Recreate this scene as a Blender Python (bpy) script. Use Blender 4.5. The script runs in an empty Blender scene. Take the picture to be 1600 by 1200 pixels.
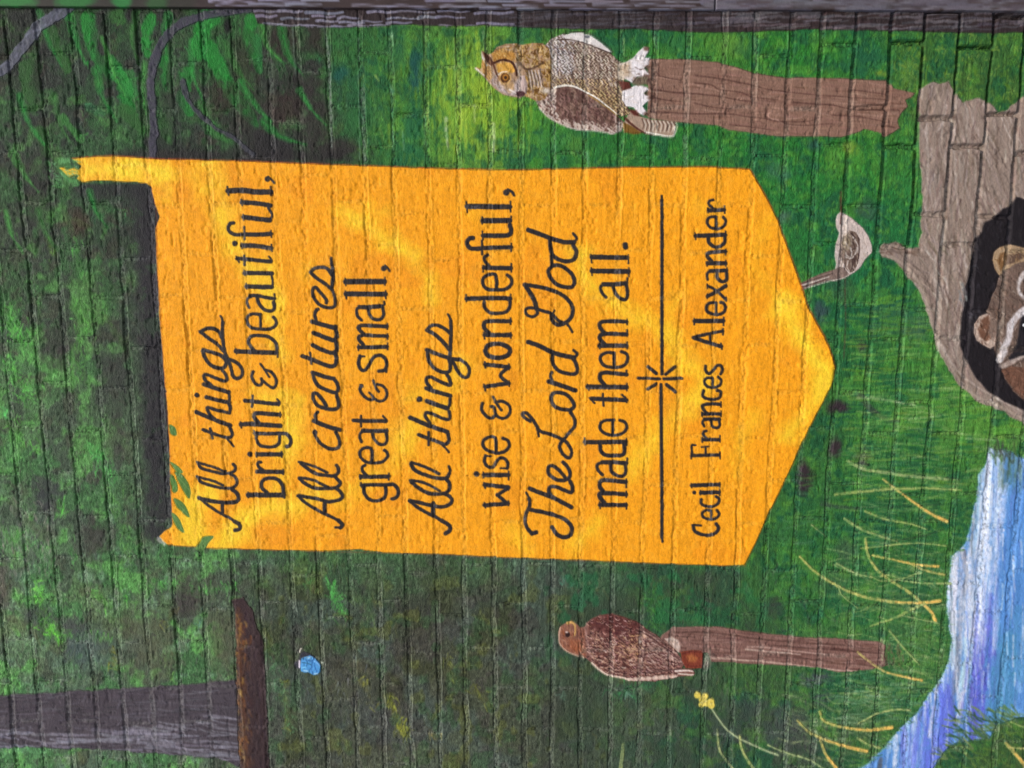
import bpy, math, random
import numpy as np
from mathutils import Matrix, Vector

# ------------------------------------------------------------------ camera, sky, sun
S = bpy.context.scene
COL = S.collection
RAD = math.radians
D0, TX, TZ, F = 1.646, RAD(7.56), RAD(1.65), 1155.0      # distance to the wall, turn, tilt, focal length in photo pixels
P0 = np.array([0.0, 0.0, 1.6])
CAM = P0 + D0 * np.array([math.sin(TX), -math.sqrt(1 - math.sin(TX)**2 - math.sin(TZ)**2), -math.sin(TZ)])
fw = (P0 - CAM) / D0
rt = np.array([0, 0, -1.0]); rt -= fw * rt.dot(fw); rt /= np.linalg.norm(rt)
up = np.cross(-fw, rt)
cam = bpy.data.objects.new('camera', bpy.data.cameras.new('camera')); COL.objects.link(cam)
cam.matrix_world = Matrix(((rt[0], up[0], -fw[0], CAM[0]), (rt[1], up[1], -fw[1], CAM[1]), (rt[2], up[2], -fw[2], CAM[2]), (0, 0, 0, 1)))
cam.data.sensor_width = 36; cam.data.lens = 36 * F / 1600; cam.data.clip_end = 200; cam.data.clip_start = .05
S.camera = cam
W = bpy.data.worlds.new('World'); S.world = W; W.use_nodes = True
sky = W.node_tree.nodes.new('ShaderNodeTexSky'); sky.sky_type = 'NISHITA'; sky.sun_disc = False
SUN_EL, SUN_AZ = RAD(60), RAD(166)          # sun high, in front of the wall (wall faces -Y), slightly to its right
sky.sun_elevation = SUN_EL; sky.sun_rotation = SUN_AZ
sky.air_density = 1.0; sky.dust_density = 3.0; sky.ozone_density = 1.0
bg = W.node_tree.nodes['Background']; bg.inputs[1].default_value = .12
W.node_tree.links.new(sky.outputs[0], bg.inputs[0])
sl = bpy.data.lights.new('sun', 'SUN'); sl.energy = 1.5; sl.angle = RAD(14); sl.color = (1, .95, .88)
sun = bpy.data.objects.new('sun', sl); COL.objects.link(sun)
sd = Vector((math.sin(SUN_AZ) * math.cos(SUN_EL), math.cos(SUN_AZ) * math.cos(SUN_EL), math.sin(SUN_EL)))
sun.rotation_euler = sd.to_track_quat('Z', 'Y').to_euler()
S.view_settings.view_transform = 'Standard'; S.view_settings.look = 'None'
S.view_settings.exposure = 0.80; S.view_settings.gamma = 1
ALB = 0.86                                  # photo colour to paint albedo

# ------------------------------------------------------------------ pixel <-> wall plane (a = down the wall, b = to its left, metres)
def proj(a, b, y=0.0):
    dx, dy, dz = -b - CAM[0], y - CAM[1], (P0[2] - a) - CAM[2]
    den = dx*fw[0] + dy*fw[1] + dz*fw[2]
    return (800 + F*(dx*rt[0] + dy*rt[1] + dz*rt[2])/den, 600 - F*(dx*up[0] + dy*up[1] + dz*up[2])/den)
def unproj(px, py):
    u = (np.asarray(px, float) - 800)/F; v = -(np.asarray(py, float) - 600)/F
    dx = fw[0] + u*rt[0] + v*up[0]; dy = fw[1] + u*rt[1] + v*up[1]; dz = fw[2] + u*rt[2] + v*up[2]
    t = -CAM[1]/dy
    return P0[2] - (CAM[2] + t*dz), -(CAM[0] + t*dx)

# ------------------------------------------------------------------ noise
def vnoise(x, y, seed):
    """value noise at arbitrary float coordinates, -1..1"""
    xi = np.floor(x).astype(np.int64); yi = np.floor(y).astype(np.int64)
    fx = (x - xi).astype(np.float32); fy = (y - yi).astype(np.float32)
    fx = fx*fx*(3-2*fx); fy = fy*fy*(3-2*fy)
    t = np.random.RandomState(seed).rand(256, 256).astype(np.float32)*2-1
    g = lambda i, j: t[i & 255, j & 255]
    a = g(xi, yi); b = g(xi+1, yi); c = g(xi, yi+1); d = g(xi+1, yi+1)
    return (a*(1-fx)+b*fx)*(1-fy)+(c*(1-fx)+d*fx)*fy
def fbm(x, y, seed, octs=3, gain=.5):
    s = 0; w = 1; n = 0
    for k in range(octs):
        s = s + w*vnoise(x*2**k+k*17.3, y*2**k+k*9.1, seed+k); n += w; w *= gain
    return s/n
def sst(e0, e1, x):
    t = np.clip((x-e0)/(e1-e0), 0, 1); return t*t*(3-2*t)

# ------------------------------------------------------------------ the painting: a colour field in photo pixels (sRGB), read into vertex colours
MG = 220
CW, CH = 1600+2*MG, 1200+2*MG
YY, XX = np.mgrid[0:CH, 0:CW].astype(np.float32); XX -= MG; YY -= MG
N = {}
for nm, cell, sd_, oc in (('l', 70, 1, 3), ('m', 26, 11, 3), ('s', 11, 21, 3), ('f', 4, 31, 2), ('t', 1.9, 41, 1), ('l2', 60, 51, 3), ('m2', 22, 61, 3), ('s2', 9, 71, 2), ('wx', 14, 81, 3), ('wy', 14, 91, 3)):
    N[nm] = fbm(XX/cell, YY/cell, sd_, oc)
N['str'] = fbm(XX/2.6, YY/14, 101, 2)       # streaks along the courses (brush marks)
N['hor'] = fbm(XX/16, YY/2.6, 111, 2)       # streaks down the wall
C = np.zeros((CH, CW, 3), np.float32)
LB = np.zeros((CH, CW), np.int16)           # which painted part lies where
rnd = random.Random(7)

def bbox(x0, y0, x1, y1):
    return slice(max(0, int(y0)+MG), min(CH, int(y1)+MG+2)), slice(max(0, int(x0)+MG), min(CW, int(x1)+MG+2))
def cr(pts, n=8, closed=False):
    """smooth curve through points"""
    P = np.array(pts, float).reshape(-1, 2)
    if len(P) < 3: return P
    Q = np.vstack([P[-1:], P, P[:2]]) if closed else np.vstack([2*P[0]-P[1], P, 2*P[-1]-P[-2]])
    out = []
    t = np.linspace(0, 1, n, endpoint=False)[:, None]
    for i in range(len(Q)-3):
        p0, p1, p2, p3 = Q[i:i+4]
        out.append(.5*((2*p1)+(-p0+p2)*t+(2*p0-5*p1+4*p2-p3)*t*t+(-p0+3*p1-3*p2+p3)*t**3))
    if not closed: out.append(P[-1:])
    return np.vstack(out)
def seg_sdf(X, Y, P, w0, w1):
    """distance to a tapering polyline minus its half width"""
    d = np.full(X.shape, 1e9, np.float32); n = len(P)-1
    if n == 0: return np.hypot(X-P[0][0], Y-P[0][1]) - w0/2
    for i in range(n):
        (ax, ay), (bx, by) = P[i], P[i+1]
        dx, dy = bx-ax, by-ay; L = dx*dx+dy*dy+1e-9
        t = np.clip(((X-ax)*dx+(Y-ay)*dy)/L, 0, 1)
        d = np.minimum(d, np.hypot(X-ax-t*dx, Y-ay-t*dy) - (w0+(w1-w0)*(i+t)/n)/2)
    return d
def mixin(sl, col, m):
    C[sl] += (np.asarray(col, np.float32)-C[sl])*m[..., None]
def stroke(pts, col, w=4, w1=None, al=1.0, soft=.8, dry=0.0, smooth=True, lab=None, jit=0, only=None):
    P = cr(pts, 5) if smooth else np.array(pts, float).reshape(-1, 2)
    w1 = w if w1 is None else w1
    r = max(w, w1)+3+jit
    s = bbox(P[:, 0].min()-r, P[:, 1].min()-r, P[:, 0].max()+r, P[:, 1].max()+r)
    X, Y = XX[s], YY[s]
    if X.size == 0: return
    d = seg_sdf(X, Y, P, w, w1)
    if jit: d = d + N['s'][s]*jit
    m = np.clip(.5-d/soft/2, 0, 1)*al
    if dry: m = m*np.clip(1-dry*(.5+1.4*N['f'][s]), 0, 1)
    if only is not None: m = m*(only(LB[s]))
    mixin(s, col, m)
    if lab: LB[s][d < 0] = lab
def inpoly(X, Y, P):
    ins = np.zeros(X.shape, bool); j = len(P)-1
    for i in range(len(P)):
        (xi, yi), (xj, yj) = P[i], P[j]
        if yi != yj:
            ins ^= ((yi > Y) != (yj > Y)) & (X < (xj-xi)*(Y-yi)/(yj-yi)+xi)
        j = i
    return ins
def poly(pts, col, al=1.0, soft=1.0, wob=0.0, smooth=False, lab=None, only=None, dry=0):
    P = cr(pts, 5, True) if smooth else np.array(pts, float).reshape(-1, 2)
    r = soft*2+wob+3
    s = bbox(P[:, 0].min()-r, P[:, 1].min()-r, P[:, 0].max()+r, P[:, 1].max()+r)
    X, Y = XX[s]+N['wx'][s]*wob, YY[s]+N['wy'][s]*wob
    if X.size == 0: return s, None
    ins = inpoly(X, Y, P)
    d = np.abs(seg_sdf(X, Y, np.vstack([P, P[:1]]), 0, 0)); d = np.where(ins, -d, d)
    m = np.clip(.5-d/soft/2, 0, 1)*al
    if dry: m = m*np.clip(1-dry*(.5+1.4*N['f'][s]), 0, 1)
    if only is not None: m = m*only(LB[s])
    if col is not None: mixin(s, col, m)
    if lab: LB[s][ins if only is None else (ins & only(LB[s]))] = lab
    return s, ins
def blob(x, y, rx, ry, col, al=1.0, soft=.35, wob=.5, ang=0, lab=None, only=None):
    R = max(rx, ry)*1.6+4
    s = bbox(x-R, y-R, x+R, y+R)
    X, Y = XX[s]-x, YY[s]-y
    if X.size == 0: return
    c, n = math.cos(ang), math.sin(ang)
    d = np.hypot((X*c+Y*n)/rx, (-X*n+Y*c)/ry)-1+wob*N['s'][s]
    m = np.clip(.5-d/soft/2, 0, 1)*al
    if only is not None: m = m*only(LB[s])
    mixin(s, col, m)
    if lab: LB[s][d < 0] = lab
def jc(c, j):
    k = rnd.uniform(-j, j)
    return [v+k+rnd.uniform(-j, j)*.35 for v in c]
def dabs(x0, y0, x1, y1, n, cols, L=(6, 14), w=(1.5, 3), ang=0, aj=.4, al=(.4, .9), inside=None, only=None, bend=.2, dry=.3, j=8):
    for _ in range(n):
        x, y = rnd.uniform(x0, x1), rnd.uniform(y0, y1)
        if inside is not None and not inside(x, y): continue
        a = (ang(x, y) if callable(ang) else ang)+rnd.uniform(-aj, aj); l = rnd.uniform(*L)/2
        dx, dy = math.cos(a)*l, math.sin(a)*l; b = rnd.uniform(-bend, bend)*2
        ww = rnd.uniform(*w)
        stroke([(x-dx, y-dy), (x-dy*b, y+dx*b), (x+dx, y+dy)], jc(rnd.choice(cols), j), ww, ww*rnd.uniform(.4, 1), rnd.uniform(*al), .9, dry, only=only)

# ---- ground colours of the mural, every 100 px from (50,50)
G = [
 [(42,48,38),(40,66,40),(50,56,48),(40,74,42),(52,60,48),(48,98,50),(72,118,52),(96,136,52),(74,116,50),(50,110,50),(55,118,50),(65,122,45),(50,120,45),(48,112,55),(62,105,50),(60,100,50)],
 [(45,55,42),(45,66,45),(45,66,45),(45,68,45),(52,58,46),(52,100,55),(76,126,52),(136,164,52),(82,138,50),(50,120,50),(50,115,50),(60,120,50),(50,120,50),(60,118,50),(80,110,55),(70,105,50)],
 [(48,55,45),(42,48,42),(42,46,40),(42,42,38),(50,48,42),(50,88,50),(68,122,54),(112,146,54),(66,130,50),(50,115,50),(50,120,50),(45,115,50),(45,115,50),(55,122,50),(60,120,55),(60,110,55)],
 [(55,62,48),(50,60,45),(45,48,44),(60,70,50),(60,70,50),(60,80,50),(60,90,50),(60,90,50),(50,110,50),(50,110,50),(50,110,50),(50,112,50),(45,115,55),(42,112,60),(42,112,60),(60,110,55)],
 [(54,75,48),(60,76,50),(52,56,50),(60,70,50),(60,70,50),(60,80,50),(60,90,50),(60,90,50),(50,110,50),(50,110,50),(50,110,50),(50,112,50),(48,112,55),(38,112,66),(52,112,62),(60,110,55)],
 [(66,98,60),(62,76,54),(60,64,56),(60,70,50),(60,70,50),(60,80,50),(60,90,50),(60,90,50),(50,110,50),(50,110,50),(50,110,50),(50,112,50),(48,105,55),(50,108,58),(75,128,58),(85,135,60)],
 [(78,108,66),(66,80,58),(64,68,58),(60,70,50),(60,70,50),(60,80,50),(60,90,50),(60,90,50),(50,110,50),(50,110,50),(50,110,50),(50,112,50),(60,105,52),(55,110,58),(80,132,60),(95,145,60)],
 [(74,98,64),(78,92,68),(64,78,58),(60,70,50),(60,70,50),(60,80,50),(60,90,50),(60,90,50),(50,110,50),(50,110,50),(50,110,50),(55,105,55),(62,108,50),(52,108,55),(68,118,52),(90,135,70)],
 [(82,108,72),(68,82,62),(66,84,58),(62,82,58),(62,72,58),(62,72,60),(64,74,60),(64,74,62),(60,80,62),(58,82,60),(60,80,60),(58,98,56),(58,112,55),(55,110,58),(62,112,55),(80,130,80)],
 [(88,104,72),(78,108,62),(76,88,60),(72,76,60),(66,76,58),(66,84,58),(68,70,58),(72,78,62),(68,80,62),(62,84,60),(58,95,56),(58,108,56),(66,122,52),(60,112,60),(68,118,58),(70,120,60)],
 [(84,98,76),(78,88,76),(84,92,72),(78,80,66),(72,80,60),(74,76,64),(76,76,62),(78,80,64),(68,80,62),(68,82,62),(64,84,62),(66,100,56),(68,105,56),(62,108,60),(64,112,56),(70,110,60)],
 [(80,108,76),(78,86,76),(86,86,74),(76,78,62),(76,82,60),(78,80,74),(78,82,72),(76,80,62),(76,80,66),(78,84,68),(72,84,70),(70,84,72),(72,86,66),(72,98,62),(70,98,60),(72,98,55)]]
G = np.array(G, np.float32)
gx = np.clip((XX-50)/100+N['wx']*.35, 0, 14.999); gy = np.clip((YY-50)/100+N['wy']*.35, 0, 10.999)
ix, iy = gx.astype(int), gy.astype(int); tx, ty = (gx-ix)[..., None], (gy-iy)[..., None]
tx = tx*tx*(3-2*tx); ty = ty*ty*(3-2*ty)
C[:] = (G[iy, ix]*(1-tx)+G[iy, ix+1]*tx)*(1-ty)+(G[iy+1, ix]*(1-tx)+G[iy+1, ix+1]*tx)*ty
# how "dark foliage" (left and bottom-left) against "bright meadow" (right) each point is
DF = np.clip(sst(640, 470, XX+30*N['l']-(YY > 850)*420), 0, 1)
DF = np.maximum(DF, sst(850, 900, YY)*sst(1080, 900, XX+40*N['l']))
def blend(col, m): C[:] += (np.asarray(col, np.float32)-C)*m[..., None]
# leaf clumps: greys, browns and greens laid over one another
LOW = DF*sst(820, 960, YY)*sst(300, 460, XX)      # dim olive and slate wood below the banner
blend((50, 47, 48), DF*(1-LOW)*sst(.02, .26, N['m'])*.62)
blend((62, 50, 42), DF*(1-LOW)*sst(.14, .34, N['m2'])*.42)
lum = np.clip((YY+100)/1100, 0, 1)*DF
blend((56, 102, 52), DF*(1-LOW)*sst(-.04, .24, N['l2']+.35*N['s'])*(.45+.35*lum)*(1-.7*sst(150, 235, XX)*sst(860, 800, YY)*sst(230, 300, YY)))
blend((92, 152, 70), DF*(1-LOW)*sst(.16, .42, N['l']*.6-N['m']*.8+.15*N['s2'])*(.25+.6*lum)*sst(700, 300, XX)*(1-.7*sst(150, 235, XX)*sst(860, 800, YY)))
blend((84, 112, 80), DF*(1-LOW)*lum*.38)
blend((106, 128, 108), DF*(1-LOW)*sst(.24, .45, -N['m2'])*sst(600, 900, YY)*.45)
blend((68, 70, 44), LOW*sst(-.05, .25, N['l'])*.60)
blend((80, 90, 84), LOW*sst(.02, .28, -N['l2'])*.60)
blend((76, 68, 66), LOW*sst(.12, .34, N['m'])*.45)
blend((60, 92, 56), LOW*sst(.18, .40, N['m2'])*.45)
blend((104, 106, 50), LOW*sst(.30, .46, -N['m'])*.45)
blend((100, 98, 60), DF*sst(.25, .5, -N['l'])*.25*sst(800, 950, YY))
BR = 1-DF
blend((32, 90, 60), BR*sst(.04, .26, N['m'])*.66)
DK = BR*sst(1180, 1260, XX)*sst(600, 760, YY)*sst(1560, 1480, XX)
blend((34, 88, 58), DK*sst(-.1, .25, N['l2'])*.55)
blend((70, 88, 78), DK*sst(.12, .35, N['m2'])*sst(820, 1000, YY)*.6)
blend((92, 146, 56), BR*sst(.12, .34, N['m2'])*.50)
blend((104, 150, 60), BR*sst(.26, .42, N['s'])*.35)
blend((36, 84, 50), BR*sst(.22, .40, -N['s2'])*.40)
C *= (1 + (.10+.08*DF)*N['f'] + .07*N['t'] + .10*N['str'])[..., None]

cr1 = np.exp(-(fbm(XX/7, YY/12, 501, 3)/.045)**2); cr2 = np.exp(-(fbm(XX/6, YY/10, 511, 3)/.05)**2)
C += cr1[..., None]*(12+16*DF*np.clip(.35+YY/1200, .3, 1))[..., None]*np.array((.95, 1, .85), np.float32)
C *= (1-cr2*(.13+.14*DF))[..., None]
C *= (1+.16*DF*(1-LOW)*lum)[..., None]*np.array((.97, 1, .98), np.float32)
# ---- specific patches of the foliage
g1, g2, g3, g4 = (42, 128, 52), (56, 148, 66), (52, 98, 46), (88, 165, 72)
for p, w, c, a in (
  ([138,30,145,75,160,105], 21, g1, .9), ([168,98,192,130,202,170], 24, g1, .8), ([198,120,210,150], 22, g2, .5), ([236,28,228,58,232,84], 17, g1, .9),
  ([328,26,312,55,312,84], 30, g1, .85), ([326,76,350,122,368,155], 27, g1, .9), ([392,30,388,60,402,100], 20, g1, .8), ([375,160,400,195], 20, g1, .85),
  ([291,115,292,137], 18, g1, .7), ([286,155,296,175], 20, g1, .8), ([255,92,259,140], 9, g1, .7), ([184,26,190,32], 22, g3, .9), ([92,80,106,108], 16, g3, .9),
  ([46,108,50,165], 30, (52,92,46), .9), ([60,205,76,242], 14, g3, .7), ([100,186,126,216], 14, (66,135,60), .7), ([196,172,222,205], 20, g3, .8),
  ([330,200,366,224], 18, (58,116,56), .8), ([80,48,95,90], 16, g3, .7), ([258,192,264,220], 18, g3, .7), ([140,170,160,180], 12, (56,110,70), .6),
  ([428,80,440,100,455,150], 16, (48,112,52), .8), ([425,205,460,215], 18, (50,105,52), .7), ([480,60,500,95], 14, (40,100,56), .8), ([402,60,405,110], 12, (46,125,60), .8),
  ([170,325,195,345], 20, (60,118,66), .7), ([120,388,126,432], 16, (84,160,72), .9), ([78,375,84,400], 14, (92,130,54), .8), ([150,345,160,400], 20, (52,92,58), .6),
  ([112,475,135,510,112,560,128,590], 22, (84,140,66), .7), ([165,500,190,530], 20, (76,110,58), .7), ([18,490,26,520,46,535], 30, (92,165,74), .85), ([12,560,30,600,48,625], 24, (92,165,74), .8),
  ([45,600,68,610], 18, (88,150,72), .8), ([20,655,30,690,62,705], 16, (94,160,72), .8), ([6,640,10,655], 14, (100,190,100), .8), ([8,705,20,725], 16, (92,155,80), .7),
  ([140,700,165,728,170,745], 20, (84,158,80), .8), ([95,795,98,800], 18, (98,190,74), .95), ([172,765,200,850,190,880], 20, (92,140,72), .6), ([4,830,30,850], 22, (92,150,76), .8),
  ([55,855,75,880], 14, (84,150,78), .7), ([110,860,120,880], 16, (90,158,80), .7), ([60,920,66,960,78,985,110,995,170,1000], 15, (98,180,62), .85), ([55,925,62,945], 24, (110,190,80), .8),
  ([150,930,170,945], 18, (98,170,70), .8), ([195,938,215,942], 10, (98,190,70), .9), ([5,1000,50,1010], 14, (150,185,150), .5), ([240,910,300,925,370,915], 20, (92,165,80), .7), ([262,1030,266,1060], 16, (110,165,80), .7),
  ([0,1170,40,1172,70,1178], 16, (110,165,110), .8), ([175,1018,180,1045], 12, (150,150,50), .8), ([272,955,260,975], 10, (150,150,60), .7), ([310,950,312,975], 12, (90,130,112), .7),
  ([515,915,525,935,535,960], 18, (78,150,72), .8), ([485,905,480,925], 16, (74,118,62), .7), ([560,935,580,965], 24, (96,116,72), .6), ([570,1070,583,1100], 14, (150,146,60), .8), ([608,1090,622,1130,634,1145], 15, (142,146,56), .75),
  ([700,1035,705,1060], 16, (112,118,58), .7), ([745,1080,765,1105], 18, (118,124,52), .7), ([420,1028,428,1060,446,1100,450,1140], 16, (84,120,84), .7), ([445,1070,448,1140], 9, (112,118,56), .6), ([674,1145,682,1155], 9, (150,136,80), .7),
  ([570,1015,590,1020], 24, (104,128,112), .6), ([540,1060,620,1160], 50, (86,88,88), .5), ([480,1080,540,1100], 30, (80,84,82), .5), ([880,905,890,912], 16, (110,185,150), .85),
  ([1010,925,1030,960,1022,975], 26, (66,130,50), .7), ([1060,960,1090,975], 26, (46,116,70), .7), ([1100,900,1110,940], 18, (70,128,58), .7), ([1170,890,1185,950], 28, (72,132,52), .7),
  ([985,1080,990,1095], 12, (110,150,130), .6), ([880,1090,885,1100], 14, (104,136,116), .6), ([1015,1025,1025,1065,960,1085], 18, (58,128,72), .5), ([1150,1040,1180,1080], 26, (86,136,52), .6), ([1115,1050,1140,1090], 16, (66,124,58), .6)):
    solid = p[1] < 235 and p[0] < 420
    if solid: stroke(p, c, w*1.12, w*.7, min(1, a*1.1), 1.8, .14, jit=5)
    else: stroke(p, c, w*.7, w*.4, a*.5, 3.5, .45, jit=8)
    q = cr(p, 6)
    for _ in range(int(len(q)*w*(.12 if solid else .28))):
        x, y = rnd.choice(list(q)); x += rnd.gauss(0, w*.36); y += rnd.gauss(0, w*.42)
        l = rnd.uniform(2, 7); t = rnd.gauss(1.3, .7)
        f = rnd.choice((.82, 1, 1.12, 1.3))
        stroke([x-l*math.cos(t), y-l*math.sin(t), x, y+rnd.uniform(-1, 1), x+l*math.cos(t), y+l*math.sin(t)], [min(250, v*f) for v in jc(c, 8)], rnd.uniform(1.2, 3.4), 1, rnd.uniform(.4, .9), .9, .35)
for x, y, rx, ry, c, a in (
  (60,115,10,34,(34,30,30),.5), (205,20,6,18,(28,26,26),.8), (355,40,5,14,(24,24,24),.9), (158,60,12,50,(44,40,38),.5), (270,170,16,40,(46,42,44),.5), (340,150,18,26,(58,46,38),.6), (380,200,30,25,(52,50,46),.6),
  (120,350,16,22,(72,52,42),.6), (60,300,20,60,(50,50,44),.6), (90,540,24,30,(56,50,50),.6), (180,600,20,50,(58,58,54),.6), (235,420,14,120,(54,52,54),.7), (240,640,14,110,(58,56,58),.7), (70,780,20,28,(58,56,62),.8),
  (150,840,26,26,(64,58,54),.7), (180,690,14,30,(66,56,58),.5), (60,960,20,14,(70,70,72),.6), (115,1010,16,24,(72,84,82),.7), (140,1010,30,26,(84,98,94),.7), (220,1000,26,44,(86,86,72),.6), (290,940,22,30,(72,62,62),.7),
  (345,1000,22,44,(96,98,74),.6), (250,1020,30,40,(98,100,72),.5), (0,920,14,30,(104,90,84),.6), (110,975,16,12,(80,74,78),.7),
  (440,60,24,30,(50,38,36),.8), (470,140,30,34,(48,42,42),.7), (450,170,32,22,(58,46,42),.8), (490,190,22,70,(54,48,46),.8), (420,230,50,22,(48,46,46),.9), (530,235,34,16,(54,48,46),.9), (490,60,16,22,(52,42,40),.8), (380,120,20,70,(52,42,36),.5),
  (533,115,12,14,(30,88,76),.8), (648,92,9,14,(30,84,74),.8), (650,122,9,22,(28,80,78),.8), (645,200,16,34,(34,100,66),.7), (620,80,14,24,(40,92,66),.5), (560,170,20,40,(46,104,56),.4), (640,240,26,16,(34,98,62),.7),
  (798,232,12,20,(38,98,66),.7), (880,225,50,22,(44,108,62),.5), (970,70,24,14,(38,98,62),.6), (1060,66,22,12,(40,100,60),.6), (1120,70,26,16,(92,138,54),.6), (900,225,14,14,(96,142,56),.5), (1150,70,20,20,(98,140,60),.5),
  (1215,265,18,16,(102,138,112),.35), (1330,232,12,10,(118,140,48),.7), (1376,114,8,5,(130,150,52),.8), (1415,115,12,18,(120,160,74),.5), (1350,95,26,20,(38,98,66),.7), (1345,30,10,6,(60,40,32),.4), (1270,225,12,8,(40,78,74),.7),
  (1310,635,16,10,(60,46,52),.95), (1307,700,9,15,(58,46,50),.95), (1257,748,11,24,(58,42,50),.95), (1350,717,13,11,(56,58,52),.9), (1346,540,8,9,(62,58,54),.9), (1283,487,10,15,(58,74,80),.8), (1228,338,10,9,(78,96,88),.6),
  (1355,330,16,14,(66,88,78),.6), (1310,450,24,18,(52,84,66),.5), (1390,500,30,26,(52,88,78),.5), (1435,510,18,22,(56,84,78),.5), (1320,860,14,18,(70,90,70),.6), (1210,950,12,14,(60,62,60),.75), (1100,905,18,10,(66,68,54),.5),
  (1110,945,8,12,(64,56,50),.6), (960,950,30,18,(68,80,66),.6), (1272,1062,22,10,(82,82,88),.8), (1285,1090,14,12,(76,84,84),.6), (1220,1130,34,26,(78,80,80),.7), (1250,1160,40,18,(72,72,72),.6), (1170,1110,22,20,(72,74,80),.6), (1140,1140,30,20,(66,74,72),.6),
  (1300,910,20,14,(70,92,72),.5), (1420,940,40,14,(60,92,66),.5), (1400,985,30,12,(56,96,62),.5), (1210,1150,16,14,(80,92,90),.6)):
    blob(x, y, rx, ry, c, a, .5, .6)
stroke([1345,620,1362,640,1385,655,1405,658], (62,66,64), 12, 3, .8, 1.5, .3); stroke([1285,787,1310,792,1345,795], (54,72,62), 9, 4, .8, 1.5, .3)
stroke([1370,735,1430,742,1500,749], (44,80,52), 8, 5, .8, 1.5, .2); stroke([1350,793,1420,791,1510,786], (48,86,56), 2.5, 2, .8)
stroke([1400,845,1440,838,1475,827], (52,80,50), 3, 2, .8)
# the near-black leaf shade that frames the banner's head and tail
CHW = N['s']*9+N['m']*10
band = sst(196, 226, XX+CHW-(YY-300)*.035)*sst(300, 285, XX)*sst(278, 300, YY+CHW*.4)*sst(852, 838, YY)
blend((50, 47, 50), band*(.86-.30*sst(.1, .4, N['s2']))); blend((58, 82, 56), band*sst(.24, .42, N['m2'])*.5)
band2 = sst(228, 242, YY+CHW*.3)*sst(254, 246, YY)*sst(150, 190, XX)*sst(560, 520, XX); blend((46, 42, 42), band2*.7)
band3 = sst(100, 130, XX)*sst(232, 226, XX)*sst(284, 290, YY)*sst(330, 300, YY+CHW); blend((48, 46, 48), band3*.8)
# emerald leaves sweeping out of the upper corner
for i, p in enumerate(([62,18,74,60,96,104],[108,22,118,62,134,100],[212,20,206,60,216,100],[160,60,176,110,196,150],[262,24,258,60,262,96],[300,64,300,110,318,160],[350,70,372,110,396,140],[408,30,416,70,440,96],[440,44,452,90,474,118],[376,128,398,164,424,190],
                        [312,160,330,196,356,222],[226,100,222,140,228,180],[150,110,160,150,182,190],[30,150,44,190,70,226],[84,150,92,190,110,222],[20,240,36,270,60,300],[410,190,440,214,478,226],[468,140,486,170,510,196],[60,330,70,360,90,392],[10,330,18,366,36,396],[140,300,150,330,168,356])):
    c = (g1, (50,140,60), (58,112,52), (74,146,66))[i % 4]
    stroke(p, c, rnd.uniform(9, 17), 3, .62, 1.6, .22, jit=3); stroke(p, [min(255, v*1.22) for v in c], 3, 1.4, .5, 1.2, .5)
# greyer, dimmer paint round the hawk
HKM = sst(820, 900, XX)*sst(1290, 1130, XX+N['m']*50)*sst(872, 900, YY)
blend((60, 76, 58), HKM*(.25+.45*sst(-.2, .3, N['l'])))
blend((40, 104, 66), HKM*sst(.1, .35, N['m2'])*sst(1080, 960, YY)*.6)
# yellow-green light behind the owl, with white glints
for _ in range(260):
    x, y = rnd.gauss(738, 44), rnd.gauss(165, 55)
    if 50 < y < 256: stroke([x, y-rnd.uniform(10, 26), x+rnd.uniform(-2, 2), y+rnd.uniform(8, 20)], jc((152, 182, 58), 16), rnd.uniform(2, 6), 2, rnd.uniform(.2, .6), 1.5, .4)
for p, w, c in (([697,185,697,205,700,232], 6, (196,212,168)), ([771,194,772,215,771,236], 6, (206,216,168)), ([612,52,614,70], 6, (136,176,130)), ([612,135,613,190,614,250], 4, (134,188,140)), ([629,205,631,235], 2.5, (140,186,150)),
                ([741,165,742,190], 5, (168,190,120)), ([588,22,590,42], 3, (160,160,170)), ([457,45,462,120], 3, (104,116,106)), ([506,40,514,100,518,230], 5, (112,122,112)), ([560,60,562,250], 3, (116,150,122)), ([566,140,570,250], 8, (104,120,104)),
                ([662,45,664,250], 2.5, (130,176,120)), ([710,60,714,250], 2.5, (160,190,100)), ([586,118,592,126], 4, (148,176,90)), ([755,50,760,100], 4, (130,160,110)), ([1020,45,1026,75], 6, (92,140,100)), ([1180,60,1183,110], 4, (120,164,104)),
                ([866,180,868,255], 4, (104,150,104)), ([918,238,920,260], 6, (110,160,118)), ([975,60,975,90], 3, (126,156,92)), ([1070,215,1072,258], 8, (98,142,98)), ([1176,210,1178,260], 6, (92,150,96)), ([1230,40,1234,120], 2, (136,190,132))):
    stroke(p, c, w, w*.6, .7, 1.0, .45)
# leafy scribbles near the log top, right end
dabs(1395, 50, 1600, 180, 520, [(96,136,50),(58,100,44),(120,150,66),(44,92,50),(84,128,56)], (4, 10), (1.8, 4), 1.2, 1.2, (.6, 1))
dabs(1200, 50, 1440, 380, 420, [(70,140,60),(46,112,58),(96,152,60),(40,100,64)], (5, 14), (1.5, 3.5), 1.4, .8, (.3, .7))
dabs(820, 45, 1230, 262, 520, [(70,136,54),(50,118,58),(94,146,56),(42,104,60),(84,140,60)], (5, 14), (2, 4), 1.2, .9, (.25, .6))
dabs(560, 50, 700, 255, 200, [(58,122,58),(40,102,62),(90,130,56)], (6, 16), (2, 5), 1.4, .7, (.25, .6))
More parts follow.
